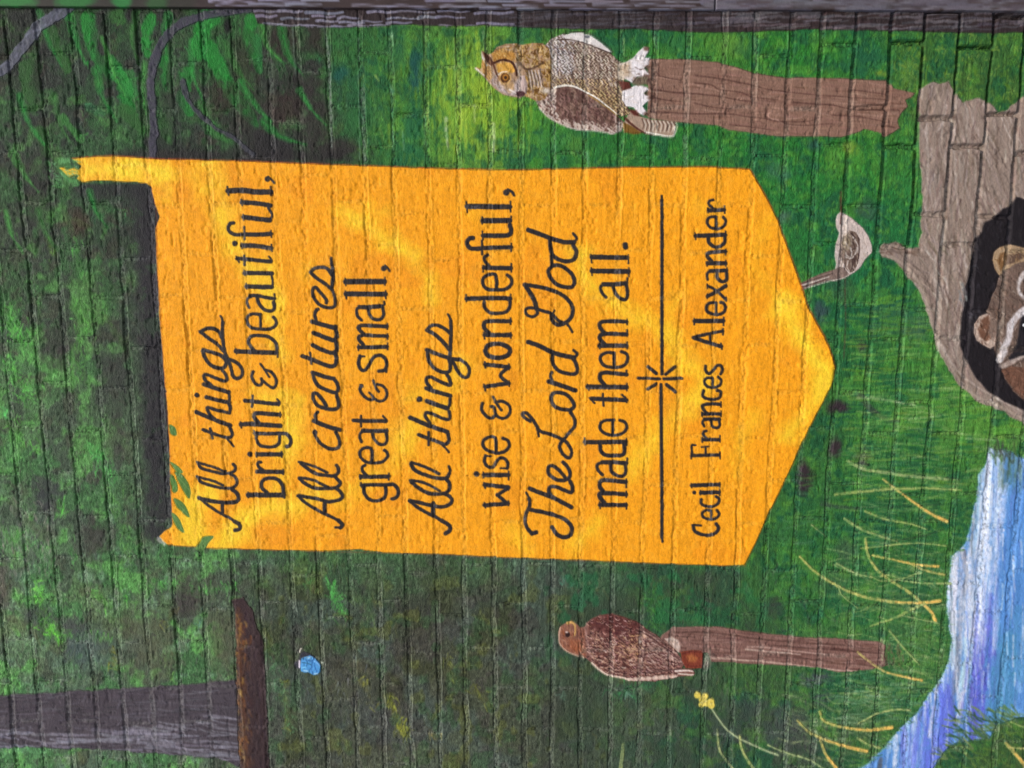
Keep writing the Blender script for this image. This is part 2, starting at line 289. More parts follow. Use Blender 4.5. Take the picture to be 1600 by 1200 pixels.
# crinkled leaf marks over the dark foliage
dabs(-MG, -MG, 400, 1200+MG, 2900, [(86,104,78),(60,92,56),(44,44,44),(110,130,100),(74,70,66),(92,140,78),(52,56,50),(70,60,54)], (4, 13), (1, 2.6), 1.3, 1.0, (.25, .75), inside=lambda x, y: rnd.random() < .45+.5*max(0, min(1, y/900)))
dabs(-MG, 860, 1150, 1200+MG, 2600, [(86,92,76),(70,82,62),(54,56,50),(98,106,90),(76,74,72),(80,96,66),(60,62,50),(94,96,62)], (6, 22), (1.6, 5), 1.5, .5, (.15, .5), dry=.5)
dabs(-MG, -MG, 400, 300, 500, [(62,60,58),(46,72,44),(84,88,78),(40,36,36)], (5, 14), (1, 2.4), 1.3, 1.0, (.3, .7))
dabs(-10, 780, 80, 900, 160, [(150,146,132),(120,136,112),(84,84,84)], (5, 12), (1.4, 3), 1.5, .6, (.4, .8))
# meadow: blades run down the wall (photo x)
dabs(1330, 470, 1600, 780, 900, [(92,148,56),(46,112,54),(116,164,84),(70,132,52),(110,140,56)], (16, 44), (1.6, 3.6), 0, .16, (.3, .8), bend=.05)
dabs(1220, 700, 1560, 1100, 900, [(72,128,60),(46,102,54),(96,146,70),(58,112,52),(84,130,90)], (14, 40), (1.4, 3.2), .05, .3, (.3, .7), bend=.08)
dabs(1300, 860, 1480, 1130, 420, [(150,172,108),(118,152,92),(170,184,120),(96,134,84)], (18, 46), (1.2, 2.6), .12, .42, (.3, .75), bend=.12, dry=.5)
dabs(1330, 600, 1500, 860, 230, [(136,166,96),(106,150,80),(150,176,112)], (18, 44), (1.2, 2.4), .05, .22, (.3, .7), bend=.08, dry=.5)
dabs(1230, 1080, 1400, 1200, 130, [(140,158,112),(160,172,120),(110,134,96)], (18, 44), (1.2, 2.6), .35, .4, (.3, .75), bend=.12, dry=.5)
dabs(1310, 1040, 1440, 1130, 150, [(120,158,120),(90,136,96),(56,96,62)], (14, 34), (1.4, 2.6), .0, .18, (.4, .8), bend=.05)
dabs(1100, 880, 1330, 1200, 350, [(78,116,70),(60,96,60),(92,126,84),(58,62,60)], (6, 18), (1.4, 3), 1.2, .9, (.25, .6))
for p in ([1340,622,1380,625,1430,633], [1360,620,1400,628,1440,636], [1420,655,1470,650], [1510,685,1560,688], [1370,475,1410,466], [1376,500,1410,494]):
    stroke(p, (150,176,120) if p[1] > 550 else (86,140,58), 4, 2, .75, 1, .5)
dabs(1370, 462, 1412, 480, 14, [(96,150,60)], (14, 26), (2, 4), -.15, .1, (.4, .7))
stroke([1314,300,1314,335], (98,48,38), 3, 3, .8, 1, .3); stroke([1320,380,1321,500,1318,560], (86,54,44), 2.5, 2, .6, 1, .4)
stroke([1435,180,1436,560], (150,170,150), 1.5, 1.5, .15)

# ------------------------------------------------------------------ painted things: id -> (thing, part)
PARTS = {}
def pid(thing, part):
    k = len(PARTS)+1; PARTS[k] = (thing, part); return k
BG = lambda L: L == 0
# --- stream
WT = pid('painted_stream', 'water')
wpoly = [1545,698,1540,725,1529,742,1526,775,1518,812,1510,850,1488,868,1483,905,1480,960,1488,1000,1482,1030,1470,1062,1452,1082,1432,1115,1402,1140,1385,1166,1340,1205,1300,1250,1300,1440,1840,1440,1840,1110,1600,1124,1560,1128,1545,1152,1500,1160,1478,1172,1462,1200,1500,1215,1840,1215,1840,700,1600,716,1578,706]
wpoly = [1545,698,1540,725,1529,742,1526,775,1518,812,1510,850,1488,868,1483,905,1480,960,1488,1000,1482,1030,1470,1062,1452,1082,1432,1115,1402,1140,1385,1166,1340,1205,1340,1440,1450,1440,1455,1215,1462,1192,1476,1172,1500,1160,1545,1152,1560,1130,1600,1122,1840,1110,1840,700,1600,716,1578,706]
s, ins = poly(wpoly, (98,148,206), 1, 2.5, 3, lab=WT)
isw = lambda L: L == WT
dabs(1330, 690, 1600+MG, 1440, 700, [(96,146,204),(132,172,222),(150,190,228),(84,132,190)], (30, 90), (4, 10), 1.57, .06, (.3, .8), only=isw, bend=.03)
for p, c, w, a in (
  ([1546,702,1540,780,1530,860,1524,940,1520,990], (226,228,238), 12, .9), ([1562,702,1560,780,1552,860,1545,930,1536,1000,1528,1020], (216,226,240), 12, .8), ([1553,690,1540,760,1530,820], (66,64,60), 5, .8),
  ([1490,870,1490,960,1494,1040,1500,1100], (216,220,232), 12, .9), ([1505,862,1510,900,1505,930,1498,1010], (128,120,124), 7, .8), ([1522,850,1515,900,1512,1000,1508,1060,1496,1130], (222,222,232), 14, .9),
  ([1570,760,1562,840,1558,900,1555,1000,1548,1025], (214,220,240), 12, .7), ([1532,960,1526,1040,1520,1160], (92,84,184), 9, .5),
  ([1530,930,1527,1010,1518,1100], (62,76,150), 4, .8), ([1576,1000,1570,1080,1560,1120], (74,140,168), 26, .7), ([1590,800,1592,900], (98,150,208), 26, .6), ([1590,960,1594,1060], (84,142,184), 26, .6), ([1560,1030,1556,1120], (70,124,160), 18, .6),
  ([1500,1010,1494,1060,1488,1110,1498,1150], (92,104,122), 10, .8), ([1508,1000,1506,1040,1500,1080], (190,228,236), 8, .8), ([1476,1075,1478,1120,1474,1180,1470,1230], (108,124,216), 20, .95), ([1445,1100,1446,1150,1440,1230], (112,128,220), 14, .9),
  ([1466,1065,1458,1110,1452,1150], (224,224,234), 8, .9), ([1430,1110,1428,1150,1424,1230], (214,226,240), 8, .9), ([1412,1140,1412,1230], (112,128,216), 10, .9), ([1400,1150,1396,1230], (218,224,236), 8, .9), ([1388,1165,1380,1230], (196,206,214), 6, .8),
  ([1376,1185,1370,1240], (90,90,92), 6, .8), ([1482,1078,1484,1130,1478,1165], (98,112,206), 12, .9), ([1452,1180,1456,1240], (116,128,224), 16, .9), ([1578,765,1580,860,1582,950], (94,146,206), 7, .8), ([1540,720,1534,790,1528,840], (180,220,240), 3, .8),
  ([1587,720,1590,800], (140,176,226), 16, .7), ([1545,880,1540,920], (150,190,236), 8, .8), ([1565,870,1560,960], (134,166,220), 9, .7), ([1488,880,1486,960], (176,226,236), 4, .7), ([1575,700,1578,745], (70,100,70), 6, .6), ([1590,715,1592,735], (60,84,60), 5, .6)):
    stroke(p, c, w, w*.6, a, 1.6, .35, jit=3, only=isw)
def flow(x0, x1, y0, y1, n, cols, L=(40, 90), w=(2.5, 6), lean=-18, al=(.3, .75)):
    for _ in range(n):
        y = rnd.uniform(y0, y1); f = (y-y0)/max(1, y1-y0); x = rnd.gauss((x0+x1)/2, (x1-x0)*.28)+lean*f; l = rnd.uniform(*L)/2
        e_ = min(1, .35+2.2*min(f, 1-f)); ww = rnd.uniform(*w)
        stroke([x+l*.08, y-l, x, y, x-l*.08, y+l], jc(rnd.choice(cols), 9), ww, ww*.4, rnd.uniform(*al)*e_, 2, .4, only=isw)
flow(1524, 1556, 930, 1170, 110, [(92,86,188),(108,112,216),(84,84,170),(120,124,216)])
flow(1556, 1600, 990, 1130, 90, [(74,136,166),(84,150,190),(96,150,200)])
flow(1460, 1496, 1070, 1240, 80, [(108,126,224),(120,134,226),(98,112,206)])
flow(1575, 1600, 720, 1000, 90, [(92,146,208),(110,160,216),(80,132,196)])
flow(1536, 1566, 700, 1000, 90, [(214,224,240),(150,184,230),(120,156,214)], w=(1.5, 4))
flow(1480, 1530, 860, 1080, 120, [(220,222,234),(170,190,214),(110,120,140),(232,232,240)], w=(1.5, 4))
flow(1410, 1450, 1110, 1220, 60, [(112,128,220),(206,214,236),(130,146,220)], w=(1.5, 4), lean=-8)
flow(1530, 1545, 720, 860, 30, [(190,222,240),(96,104,112)], w=(1.2, 3))
flow(1560, 1600, 690, 760, 40, [(64,84,60),(80,116,64),(96,120,90)], L=(20, 50), w=(1.5, 4), lean=0)
dabs(1380, 700, 1600, 1200, 200, [(232,232,240),(196,216,238),(120,150,214),(92,120,190),(180,200,220)], (20, 60), (1.2, 3), 1.57, .05, (.4, .9), only=isw, bend=.03, dry=.5)
dabs(1480, 1110, 1600, 1200, 130, [(62,98,56),(96,128,56),(120,140,70),(52,84,56)], (14, 30), (2, 4), .5, .5, (.5, .9))
dabs(1540, 690, 1600, 720, 30, [(84,120,66),(64,72,60)], (10, 22), (2, 4), 1.5, .3, (.5, .9))
flow(1536, 1556, 720, 1030, 60, [(236,238,246),(228,232,242)], w=(2, 4.5), al=(.5, .9))
flow(1484, 1500, 880, 1040, 40, [(236,236,244),(210,214,226)], w=(2, 4.5), al=(.5, .9))
bank = cr([1545,700,1529,742,1526,775,1518,812,1510,850,1488,868,1483,905,1480,960,1488,1000,1482,1030,1470,1062,1452,1082,1432,1115,1402,1140,1385,1166,1340,1205], 8)
for _ in range(230):
    x, y = rnd.choice(list(bank)); l = rnd.uniform(8, 30); y += rnd.uniform(-6, 6); x += rnd.uniform(-2, 5)
    stroke([x-l, y+rnd.uniform(-5, 5), x-l*.4, y+rnd.uniform(-2, 2), x, y], jc(rnd.choice([(84,134,62),(58,104,52),(120,156,90),(70,120,60)]), 9), 2.6, 1.2, rnd.uniform(.4, .9), .9, .35)
for _ in range(110):
    x, y = rnd.choice(list(bank)); x += rnd.uniform(0, 9); l = rnd.uniform(6, 22)
    stroke([x, y-l, x+rnd.uniform(-1, 2), y+l], jc(rnd.choice([(206,222,232),(160,200,224),(96,110,118),(230,234,240)]), 9), 2.2, 1, rnd.uniform(.4, .8), .9, .4, only=isw)
for x0, y0 in ((1480,1180),(1500,1168),(1520,1164),(1545,1150),(1560,1135),(1580,1130),(1590,1122)):
    for _ in range(12):
        l = rnd.uniform(14, 34); a_ = rnd.uniform(2.5, 3.9)
        stroke([x0, y0+6, x0+l*.5*math.cos(a_), y0+l*.4*math.sin(a_), x0+l*math.cos(a_), y0+l*math.sin(a_)*.9-2], jc(rnd.choice([(66,98,66),(110,132,76),(84,112,84),(140,152,84)]), 9), 2.4, 1, rnd.uniform(.4, .8), .9, .3)
# --- big tree trunk, lower left
TR = pid('painted_tree_trunk', 'bark')
poly([-MG,1090,0,1086,60,1083,150,1078,250,1072,372,1062,374,1199,330,1183,250,1178,150,1171,60,1168,0,1168,-MG,1170], (80,72,77), 1, 1.5, 3, lab=TR)
ist = lambda L: L == TR
dabs(-MG, 1066, 372, 1195, 620, [(62,55,60),(96,90,96),(74,66,70),(110,106,112),(56,50,54)], (16, 50), (1.2, 3), -.03, .14, (.3, .8), only=ist, bend=.05)
dabs(-MG, 1085, 372, 1195, 420, [(48,42,46),(58,52,56),(118,112,120),(92,86,92)], (4, 14), (1, 2.2), 1.3, .9, (.35, .85), only=ist)
dabs(-MG, 1140, 372, 1195, 110, [(140,136,146),(126,122,130)], (40, 90), (3, 6), .04, .08, (.5, .9), only=ist, bend=.06, dry=.45)
dabs(230, 1120, 372, 1180, 40, [(134,130,138)], (20, 60), (2, 4), .15, .1, (.4, .8), only=ist, bend=.06, dry=.45)
# --- rusty dark branch beside it
RB = pid('painted_branch_rust', 'bark')
poly([362,936,380,932,392,950,405,985,412,1010,416,1080,420,1205,420,1440,372,1440,374,1200,370,1060,368,1000,366,960], (66,50,50), 1, 1.2, 3, lab=RB)
isr = lambda L: L == RB
stroke([370,960,372,1000,376,1060,380,1120,386,1205,390,1400], (112,72,42), 12, 11, .75, 5, .35, jit=7, only=isr)
dabs(364, 960, 392, 1200, 90, [(146,92,48),(96,60,42),(160,124,60),(74,52,46)], (5, 14), (2, 5), 1.5, .4, (.4, .8), only=isr)
dabs(384, 960, 420, 1200, 120, [(52,40,42),(80,64,64),(58,44,50)], (8, 24), (1.4, 3), 1.5, .2, (.4, .8), only=isr)
# --- grey branches, upper left
GB = pid('painted_branch_grey', 'bark'); GC = pid('painted_branch_violet', 'bark')
for lab, p, w, w1, c in ((GB, [-30,125,0,112,20,95,45,62,60,42,85,26,108,8], 15, 20, (92,93,104)), (GC, [238,262,240,200,236,150,238,110,248,78,268,48,290,34,330,22,400,12], 13, 15, (72,69,80)), (GC, [286,128,297,160,330,195,366,216,395,240], 8, 6, (66,66,72))):
    stroke(p, c, w, w1, 1, 1.4, .12, jit=3, lab=lab)
dabs(-30, 0, 110, 125, 150, [(124,126,140),(70,70,78),(104,104,116)], (8, 20), (1.4, 3), -.85, .3, (.4, .8), only=lambda L: L == GB)
dabs(230, 10, 400, 250, 160, [(94,90,104),(54,52,60),(82,78,90)], (8, 20), (1.2, 2.4), -1.4, .7, (.4, .8), only=lambda L: L == GC)
# --- bark of the tree along the wall's right end
TB = pid('painted_tree_bark', 'bark')
poly([385,-MG,395,16,402,36,440,40,520,43,575,41,640,38,700,41,760,40,830,43,920,46,1000,45,1100,51,1200,49,1260,46,1330,47,1385,48,1440,49,1545,52,1600,50,1840,56,1840,-MG], (56,46,46), 1, 1.2, 1.2, lab=TB)
isb = lambda L: L == TB
def barkstroke(x, y, l, w, c, only=isb, a=.9):
    stroke([x-l/2, y+w*.25, x-l*.2, y-w*.18, x+l*.15, y+w*.12, x+l/2, y-w*.3], c, w, w*.5, a, .8, .18, only=only)
for row, y0_ in enumerate((19, 27, 35, 41)):
    x = 392+row*9
    while x < 790:
        l = rnd.uniform(30, 62); w_ = rnd.uniform(4.5, 7.5)
        y = y0_+rnd.uniform(-2, 2)
        if rnd.random() < .85: stroke([x, y+rnd.uniform(-1.5, 1.5), x+l*.3, y-1, x+l*.7, y+1, x+l, y+rnd.uniform(-1.5, 1.5)], jc((134,130,146), 12), w_*.8, w_*.5, .92, .8, .10, only=isb)
        x += l*rnd.uniform(.75, 1.3)
for _ in range(150):
    x = rnd.uniform(790, 1130); barkstroke(x, rnd.uniform(8, 44), rnd.uniform(20, 50), rnd.uniform(2, 4), jc(rnd.choice([(74,70,76), (58,48,48), (92,88,96)]), 8), a=.6)
for _ in range(190):
    x = rnd.uniform(1120, 1700); barkstroke(x, rnd.uniform(8, 46), rnd.uniform(24, 60), rnd.uniform(2.5, 6), jc(rnd.choice([(108,101,104), (96,90,94), (62,46,46), (84,80,84)]), 8), a=.75)
for _ in range(500):
    x = rnd.uniform(400, 1820); barkstroke(x, rnd.uniform(-MG, 4), rnd.uniform(30, 70), rnd.uniform(4, 8), jc((112,108,120), 14))
# --- dead stump under the owl
ST = pid('painted_stump', 'wood')
stump = [1012,92,1065,92,1090,94,1120,97,1150,105,1175,113,1200,118,1225,121,1280,121,1330,123,1388,126,1396,138,1430,146,1424,152,1414,156,1418,166,1408,176,1402,188,1406,200,1396,207,1384,213,1372,206,1350,202,1344,206,1316,214,1260,213,1215,213,1170,207,1140,203,1120,196,1075,192,1050,190,1012,184]
poly(stump, (138,106,90), 1, .9, .8, lab=ST); iss = lambda L: L == ST
dabs(1012, 88, 1430, 216, 700, [(150,118,102),(124,92,78),(160,128,110),(116,84,70),(144,108,94)], (10, 30), (1.4, 3.2), .06, .12, (.35, .8), only=iss, bend=.05)
for p in ([1026,118,1045,122,1062,125], [1086,130,1110,132,1125,140,1160,145,1175,152,1215,156], [1087,118,1105,120,1125,123,1150,128,1175,133,1200,140,1225,143,1260,147,1300,150,1390,156], [1020,152,1040,156,1065,159], [1024,140,1050,144,1080,146,1120,150,1150,156,1172,158],
          [1085,161,1110,167,1140,170], [1016,174,1050,176,1085,178,1140,178,1165,182,1200,186], [1200,170,1196,180,1206,188,1230,190,1255,190,1275,186,1280,176], [1240,160,1275,163,1300,164,1330,170,1400,174], [1215,190,1250,196,1300,193], [1300,180,1340,182,1390,192], [1330,140,1390,148], [1345,170,1400,172,1405,178], [1140,195,1170,198,1210,204], [1380,196,1400,200]):
    stroke(p, (84,56,48), rnd.uniform(2, 3.4), 1.2, .8, .9, .3, only=iss)
for p in ([1026,120,1062,127], [1090,134,1124,142], [1230,186,1250,184,1262,176], [1216,178,1212,186,1224,194], [1300,160,1380,166], [1340,178,1395,184]):
    stroke(p, (186,152,134), 2, 1, .6, .9, .3, only=iss)
stroke([1012,92,1065,92,1090,94,1120,97,1150,105,1175,113,1200,118,1225,121,1280,121,1330,123,1388,126], (70,50,44), 2, 2, .7, .8, .2, only=iss)
stroke([1206,174,1200,180,1206,186,1216,188], (176,140,124), 2, 2, .8, .8, .2, only=iss)
# --- post under the hawk
PO = pid('painted_post', 'wood')
poly([1030,1000,1034,992,1044,985,1052,979,1120,979,1200,990,1250,995,1300,997,1340,1000,1372,1002,1384,1008,1382,1024,1386,1040,1366,1045,1340,1048,1310,1050,1280,1043,1240,1040,1200,1038,1112,1034,1106,1020,1062,1020], (132,98,88), 1, .9, .8, lab=PO)
isp = lambda L: L == PO
dabs(1030, 978, 1404, 1050, 420, [(146,112,100),(112,80,70),(160,128,116),(96,66,58)], (14, 40), (1.3, 3), .06, .08, (.35, .8), only=isp, bend=.04)
dabs(1376, 1004, 1412, 1046, 46, [(104,84,66),(120,130,84),(86,104,64),(126,96,84)], (6, 14), (1.4, 3), 1.3, .5, (.4, .8))
for p, c in (([1112,1028,1200,1034,1300,1046,1340,1048], (206,178,160)), ([1168,1010,1200,1012,1250,1018,1290,1022], (190,160,146)), ([1052,988,1110,988,1200,1000,1320,1008], (84,58,50)), ([1200,1008,1260,1012,1340,1018,1390,1022], (80,54,48)), ([1165,1014,1200,1018,1250,1022], (204,180,164)), ([1220,1024,1300,1034], (88,60,52))):
    stroke(p, c, 3, 2, .75, .9, .3, only=isp)
poly([1038,998,1050,996,1060,1000,1063,1012,1060,1020], (206,186,172), .9, 1, .5); dabs(1040, 996, 1062, 1018, 20, [(170,140,124)], (4, 8), (1, 2), .5, .6)
# --- hollow log, right
LG = pid('painted_hollow_log', 'bark'); HO = pid('painted_hollow_log', 'hollow')
poly([1437,140,1446,134,1460,128,1470,132,1484,128,1496,150,1504,160,1530,152,1545,160,1560,176,1576,170,1600,150,1840,150,1840,740,1660,700,1600,662,1575,648,1550,636,1522,624,1496,598,1478,570,1464,540,1456,510,1448,486,1440,462,1425,440,1412,422,1396,408,1378,402,1374,392,1380,380,1400,379,1418,387,1437,385,1440,300,1436,220], (150,132,119), 1, 1.2, 3, lab=LG)
isl = lambda L: L == LG
def logang(x, y): return 1.45+.25*math.sin(x/23)+(.0 if y < 380 else -.5 if x < 1480 else -.15)
dabs(1374, 128, 1700, 720, 2600, [(176,160,148),(124,106,94),(194,180,168),(104,88,78),(152,130,116),(142,126,116)], (14, 44), (1.4, 3.6), logang, .3, (.4, .95), only=isl, bend=.12, dry=.45, j=12)
for p in ([1472,330,1480,372,1500,385], [1466,240,1476,300,1482,360], [1530,300,1520,360,1512,400], [1500,180,1510,230,1505,290], [1486,400,1484,460,1488,520], [1388,392,1420,396,1450,402], [1560,200,1556,250,1570,300], [1478,560,1498,590,1528,606], [1588,240,1580,290]):
    stroke(p, (104,86,76), 5, 2, .55, 1.5, .4, only=isl)
for p in ([1448,200,1450,260,1446,330], [1490,230,1494,300,1500,340], [1462,400,1460,440,1470,500], [1540,200,1545,260], [1470,540,1492,575,1520,600,1560,624,1600,645]):
    stroke(p, (196,182,170), 4, 2, .6, 1.5, .4, only=isl)
stroke([1380,398,1400,406,1425,426,1444,460,1454,500,1468,540,1490,580,1520,616,1560,634,1600,656], (186,170,152), 4, 4, .55, 1.2, .3, only=isl)
dabs(1376, 380, 1440, 400, 30, [(92,68,58),(118,94,80)], (6, 14), (2, 3), .3, .4, (.4, .8), only=isl)
poly([1600,312,1588,308,1580,322,1566,326,1552,342,1538,348,1534,362,1526,372,1522,396,1516,416,1508,452,1502,500,1500,540,1512,566,1524,590,1544,612,1570,628,1600,640,1640,660,1840,700,1840,330], (36,31,34), 1, 1.2, 1.5, lab=HO)
dabs(1505, 330, 1600, 640, 150, [(48,42,46),(28,24,26),(60,54,58)], (6, 20), (1.2, 2.6), 1.4, .3, (.3, .7), only=lambda L: L == HO)
dabs(1500, 445, 1512, 475, 12, [(130,128,126)], (6, 12), (2, 4), 1.3, .3, (.4, .9))
dabs(1512, 380, 1535, 520, 46, [(92,90,94),(74,72,78)], (3, 8), (1, 2), 1.3, .8, (.3, .8))
# --- raccoon
RE = pid('painted_raccoon', 'head'); RA = pid('painted_raccoon', 'ear'); RA2 = pid('painted_raccoon', 'ear'); RM = pid('painted_raccoon', 'eye_patch'); RY = pid('painted_raccoon', 'eye'); RW = pid('painted_raccoon', 'muzzle')
poly([1700,410,1640,400,1600,404,1580,410,1566,425,1560,434,1555,452,1547,472,1542,488,1550,520,1552,545,1558,558,1564,574,1570,592,1583,612,1600,626,1700,650], (112,93,82), 1, 1.2, .8, lab=RE)
isn = lambda L: L == RE
dabs(1540, 405, 1700, 640, 1100, [(138,116,102),(82,64,54),(160,142,128),(66,52,46),(112,88,76),(126,100,84)], (6, 15), (1.2, 2.6), lambda x, y: 1.2+(y-500)/180, .5, (.4, .9), only=isn)
poly([1564,578,1580,572,1600,575,1700,590,1700,650,1600,624,1584,610,1572,594], (112,80,64), 1, 1.5, 1, lab=RW)
dabs(1564, 572, 1700, 630, 260, [(132,100,82),(90,62,50),(120,84,66)], (5, 12), (1.2, 2.4), .7, .4, (.4, .8), only=lambda L: L == RW)
poly([1561,431,1554,420,1551,406,1553,394,1562,386,1578,382,1600,387,1610,395,1604,408,1586,412,1572,422], (168,142,112), 1, 1, .5, lab=RA)
poly([1563,424,1558,408,1563,396,1574,392,1576,404,1570,416], (120,86,52), .9, 1.5, .5); poly([1576,398,1592,394,1604,400,1586,410,1572,414], (84,64,54), .8, 1.5, .5)
dabs(1551, 382, 1604, 430, 70, [(190,164,132),(132,98,64),(156,126,92)], (4, 9), (1, 2), 1.2, .6, (.4, .9), only=lambda L: L == RA)
poly([1542,489,1530,494,1522,506,1521,520,1526,532,1537,540,1547,545,1554,540,1558,520,1556,500], (186,164,148), 1, 1, .5, lab=RA2)
poly([1544,492,1533,500,1528,514,1531,526,1540,534,1548,530,1548,508], (112,78,60), .95, 1.5, .5); poly([1548,494,1558,500,1560,520,1550,532,1544,520], (124,104,92), .9, 2, .5)
dabs(1521, 489, 1558, 545, 60, [(200,180,164),(96,66,52),(140,112,96)], (4, 8), (1, 2), 1.2, .7, (.4, .8), only=lambda L: L == RA2)
poly([1596,488,1600,486,1700,480,1700,560,1600,556,1590,560,1580,566,1575,560,1586,545,1591,525,1593,505], (40,36,40), 1, 1.5, .6, lab=RM)
dabs(1576, 540, 1610, 566, 30, [(80,66,60),(56,48,48)], (5, 10), (1, 2), -.7, .4, (.4, .8))
stroke([1602,484,1590,492,1580,508,1575,530,1568,548,1562,562], (220,212,210), 12, 9, .95, 1.5, .25, jit=2); dabs(1560, 488, 1594, 566, 80, [(236,230,230),(170,156,150),(200,190,186)], (5, 12), (1, 2), 1.9, .3, (.4, .8), inside=lambda x, y: abs((x-1562)-(562-y)*.40) < 8)
stroke([1600,428,1593,440,1592,455,1600,466], (214,206,202), 8, 5, .9, 1.5, .25, jit=2)
stroke([1566,572,1580,566,1592,560,1606,556], (196,178,166), 7, 5, .9, 1.5, .3, jit=2)
blob(1606, 512, 9, 10, (22,20,24), 1, .2, .1, lab=RY); blob(1600, 508, 2.6, 2.6, (238,238,240), 1, .3, 0)
# --- songbird
SB = pid('painted_songbird', 'body'); SW = pid('painted_songbird', 'wing'); SH = pid('painted_songbird', 'tail')
def T(o, s, pts): return [v/s+(o[0] if i % 2 == 0 else o[1]) for i, v in enumerate(pts)]
B4 = lambda p: T((1220,320), 8, p)
poly(B4([685,200,700,130,740,90,800,110,880,160,960,220,1040,300,1100,390,1140,500,1145,590,1100,640,1060,680,1000,780,930,840,850,890,740,940,640,950,660,870,680,800,690,740,670,640,680,540,710,420,730,350,690,270]), (198,182,172), 1, .8, .4, lab=SB)
dabs(1303, 330, 1365, 440, 170, [(214,200,192),(176,154,142),(206,186,176),(160,138,122)], (5, 11), (1.2, 2.4), 1.2, .5, (.35, .8), only=lambda L: L == SB)
poly(B4([690,800,740,770,800,790,860,880,740,935,600,950,420,1000,280,1060,170,1082,172,1040,200,1000,330,940,500,860,640,815]), (132,112,102), 1, .8, .3, lab=SH)
for p, c in (([200,1005,400,935,640,860], (84,62,56)), ([185,1030,400,965,600,900], (206,196,186)), ([180,1055,380,995,560,930], (76,56,50)), ([240,1068,420,1008,620,950,760,925,850,880], (222,210,196)), ([170,1080,300,1045], (60,44,44)), ([330,945,500,870,640,825], (110,86,74))):
    stroke(B4(p), c, 2, 1.2, .9, .7, .1)
poly(B4([760,480,790,380,860,320,940,340,990,430,990,560,985,640,960,740,920,820,870,850,820,800,780,720,762,650]), (118,98,86), 1, .8, .4, lab=SW)
isg = lambda L: L == SW
poly(B4([770,480,800,390,850,360,900,380,890,470,850,560,790,600]), (152,136,112), .9, 2, .4)
dabs(1312, 360, 1345, 428, 120, [(92,72,64),(172,154,140),(72,54,48),(196,184,172)], (4, 9), (1, 2), 1.2, .4, (.4, .9), only=isg)
for p, c, w in (([975,370,985,480,980,600,965,750], (70,50,48), 3.2), ([900,400,960,500,965,600], (208,196,186), 2), ([870,540,890,620,860,680], (210,200,190), 2), ([960,540,930,620,880,670,800,650], (206,196,186), 2), ([800,380,860,325,930,335,970,380], (206,188,172), 2),
                ([840,700,830,780,870,850], (214,202,190), 1.8), ([900,680,890,780,870,840], (72,54,48), 2.4), ([930,640,930,740], (80,60,54), 3), ([880,360,930,410,900,440], (66,48,44), 2.4), ([905,470,930,540,890,560], (72,56,50), 2.4)):
    stroke(B4(p), c, w, w*.6, .9, .7, .1, only=isg)
stroke(B4([762,20,762,100,750,160,742,240]), (84,46,40), 2.2, 1.6, .85, .8, .1); stroke(B4([770,110,765,300,755,500,745,740]), (96,72,62), 2, 1.6, .6, .8, .1)
# --- owl
OH = pid('painted_owl', 'head'); OE = pid('painted_owl', 'eye'); OBk = pid('painted_owl', 'beak'); OBd = pid('painted_owl', 'body'); OW = pid('painted_owl', 'wing'); OW2 = pid('painted_owl', 'wing'); OF = pid('painted_owl', 'foot'); OF2 = pid('painted_owl', 'foot'); OT = pid('painted_owl', 'tail'); OU = pid('painted_owl', 'ear_tuft')
poly([985,172,1000,182,1016,186,1055,190,1056,200,1053,212,1042,213,1020,210,1004,207,990,208,976,206,972,196], (168,144,124), 1, .8, .4, lab=OT)
poly([972,190,985,196,1004,208,990,210,975,207], (124,92,40), 1, 1, .4); stroke([976,184,990,197,1006,207,1020,210], (86,46,34), 4, 2, .9, .8)
for i in range(9):
    x = 1003+i*6.2; stroke([x, 186+i*.6, x+3, 194+i*.3, x+1, 202+i*.4], (104,78,66), 2.2, 1.5, .8, .8); stroke([x+3, 188+i*.4, x+6, 196, x+4, 206], (222,208,190), 1.6, 1.2, .9, .8)
stroke([1010,207,1028,210,1044,213,1053,211,1055,198], (232,224,208), 3, 3, .9, .8)
poly([850,72,862,60,880,53,915,60,935,68,950,80,962,92,972,100,976,120,972,140,980,165,984,178,974,182,960,178,945,166,925,152,905,140,885,136,865,138,852,150,845,130,850,100], (140,120,106), 1, .8, .4, lab=OBd)
isd = lambda L: L == OBd
poly([866,82,890,86,900,105,880,112,864,104], (206,196,192), .8, 6, 1, only=isd); poly([905,150,940,135,965,150,980,175,965,178], (160,126,70), .55, 8, 2, only=isd)
for row in range(22):
    for k in range(28):
        x = 852+k*5+rnd.uniform(-1.8, 1.8)+(row % 2)*2.5; y = 54+row*6+rnd.uniform(-1.6, 1.6)
        li = jc((218,204,184) if y < 125 else (208,182,134), 16); dk = jc((84,62,50), 14)
        if x < 895 and y < 115: li = jc((226,218,214), 12); dk = jc((104,90,84), 18)
        if rnd.random() < .9:
            z = rnd.uniform(.8, 1.35)
            stroke([x-2*z, y-2.6*z, x+1.6*z, y, x-1.4*z, y+2.8*z], dk, 2.2, 1.1, .9, .7, only=isd)
            stroke([x+.6, y-2*z, x+3.2*z, y+.4, x+1, y+2.8*z], li, 1.9, 1, .9, .7, only=isd)
dabs(858, 64, 985, 135, 130, [(226,214,200),(96,74,62),(160,138,120)], (4, 9), (1.4, 2.4), 1.3, .6, (.5, .9), only=isd)
poly([862,138,885,135,905,139,930,153,950,168,965,181,974,190,972,204,957,210,945,206,925,204,905,203,886,199,868,190,852,180,840,164,836,155,850,148], (112,84,74), 1, .8, .5, lab=OW)
isq = lambda L: L == OW
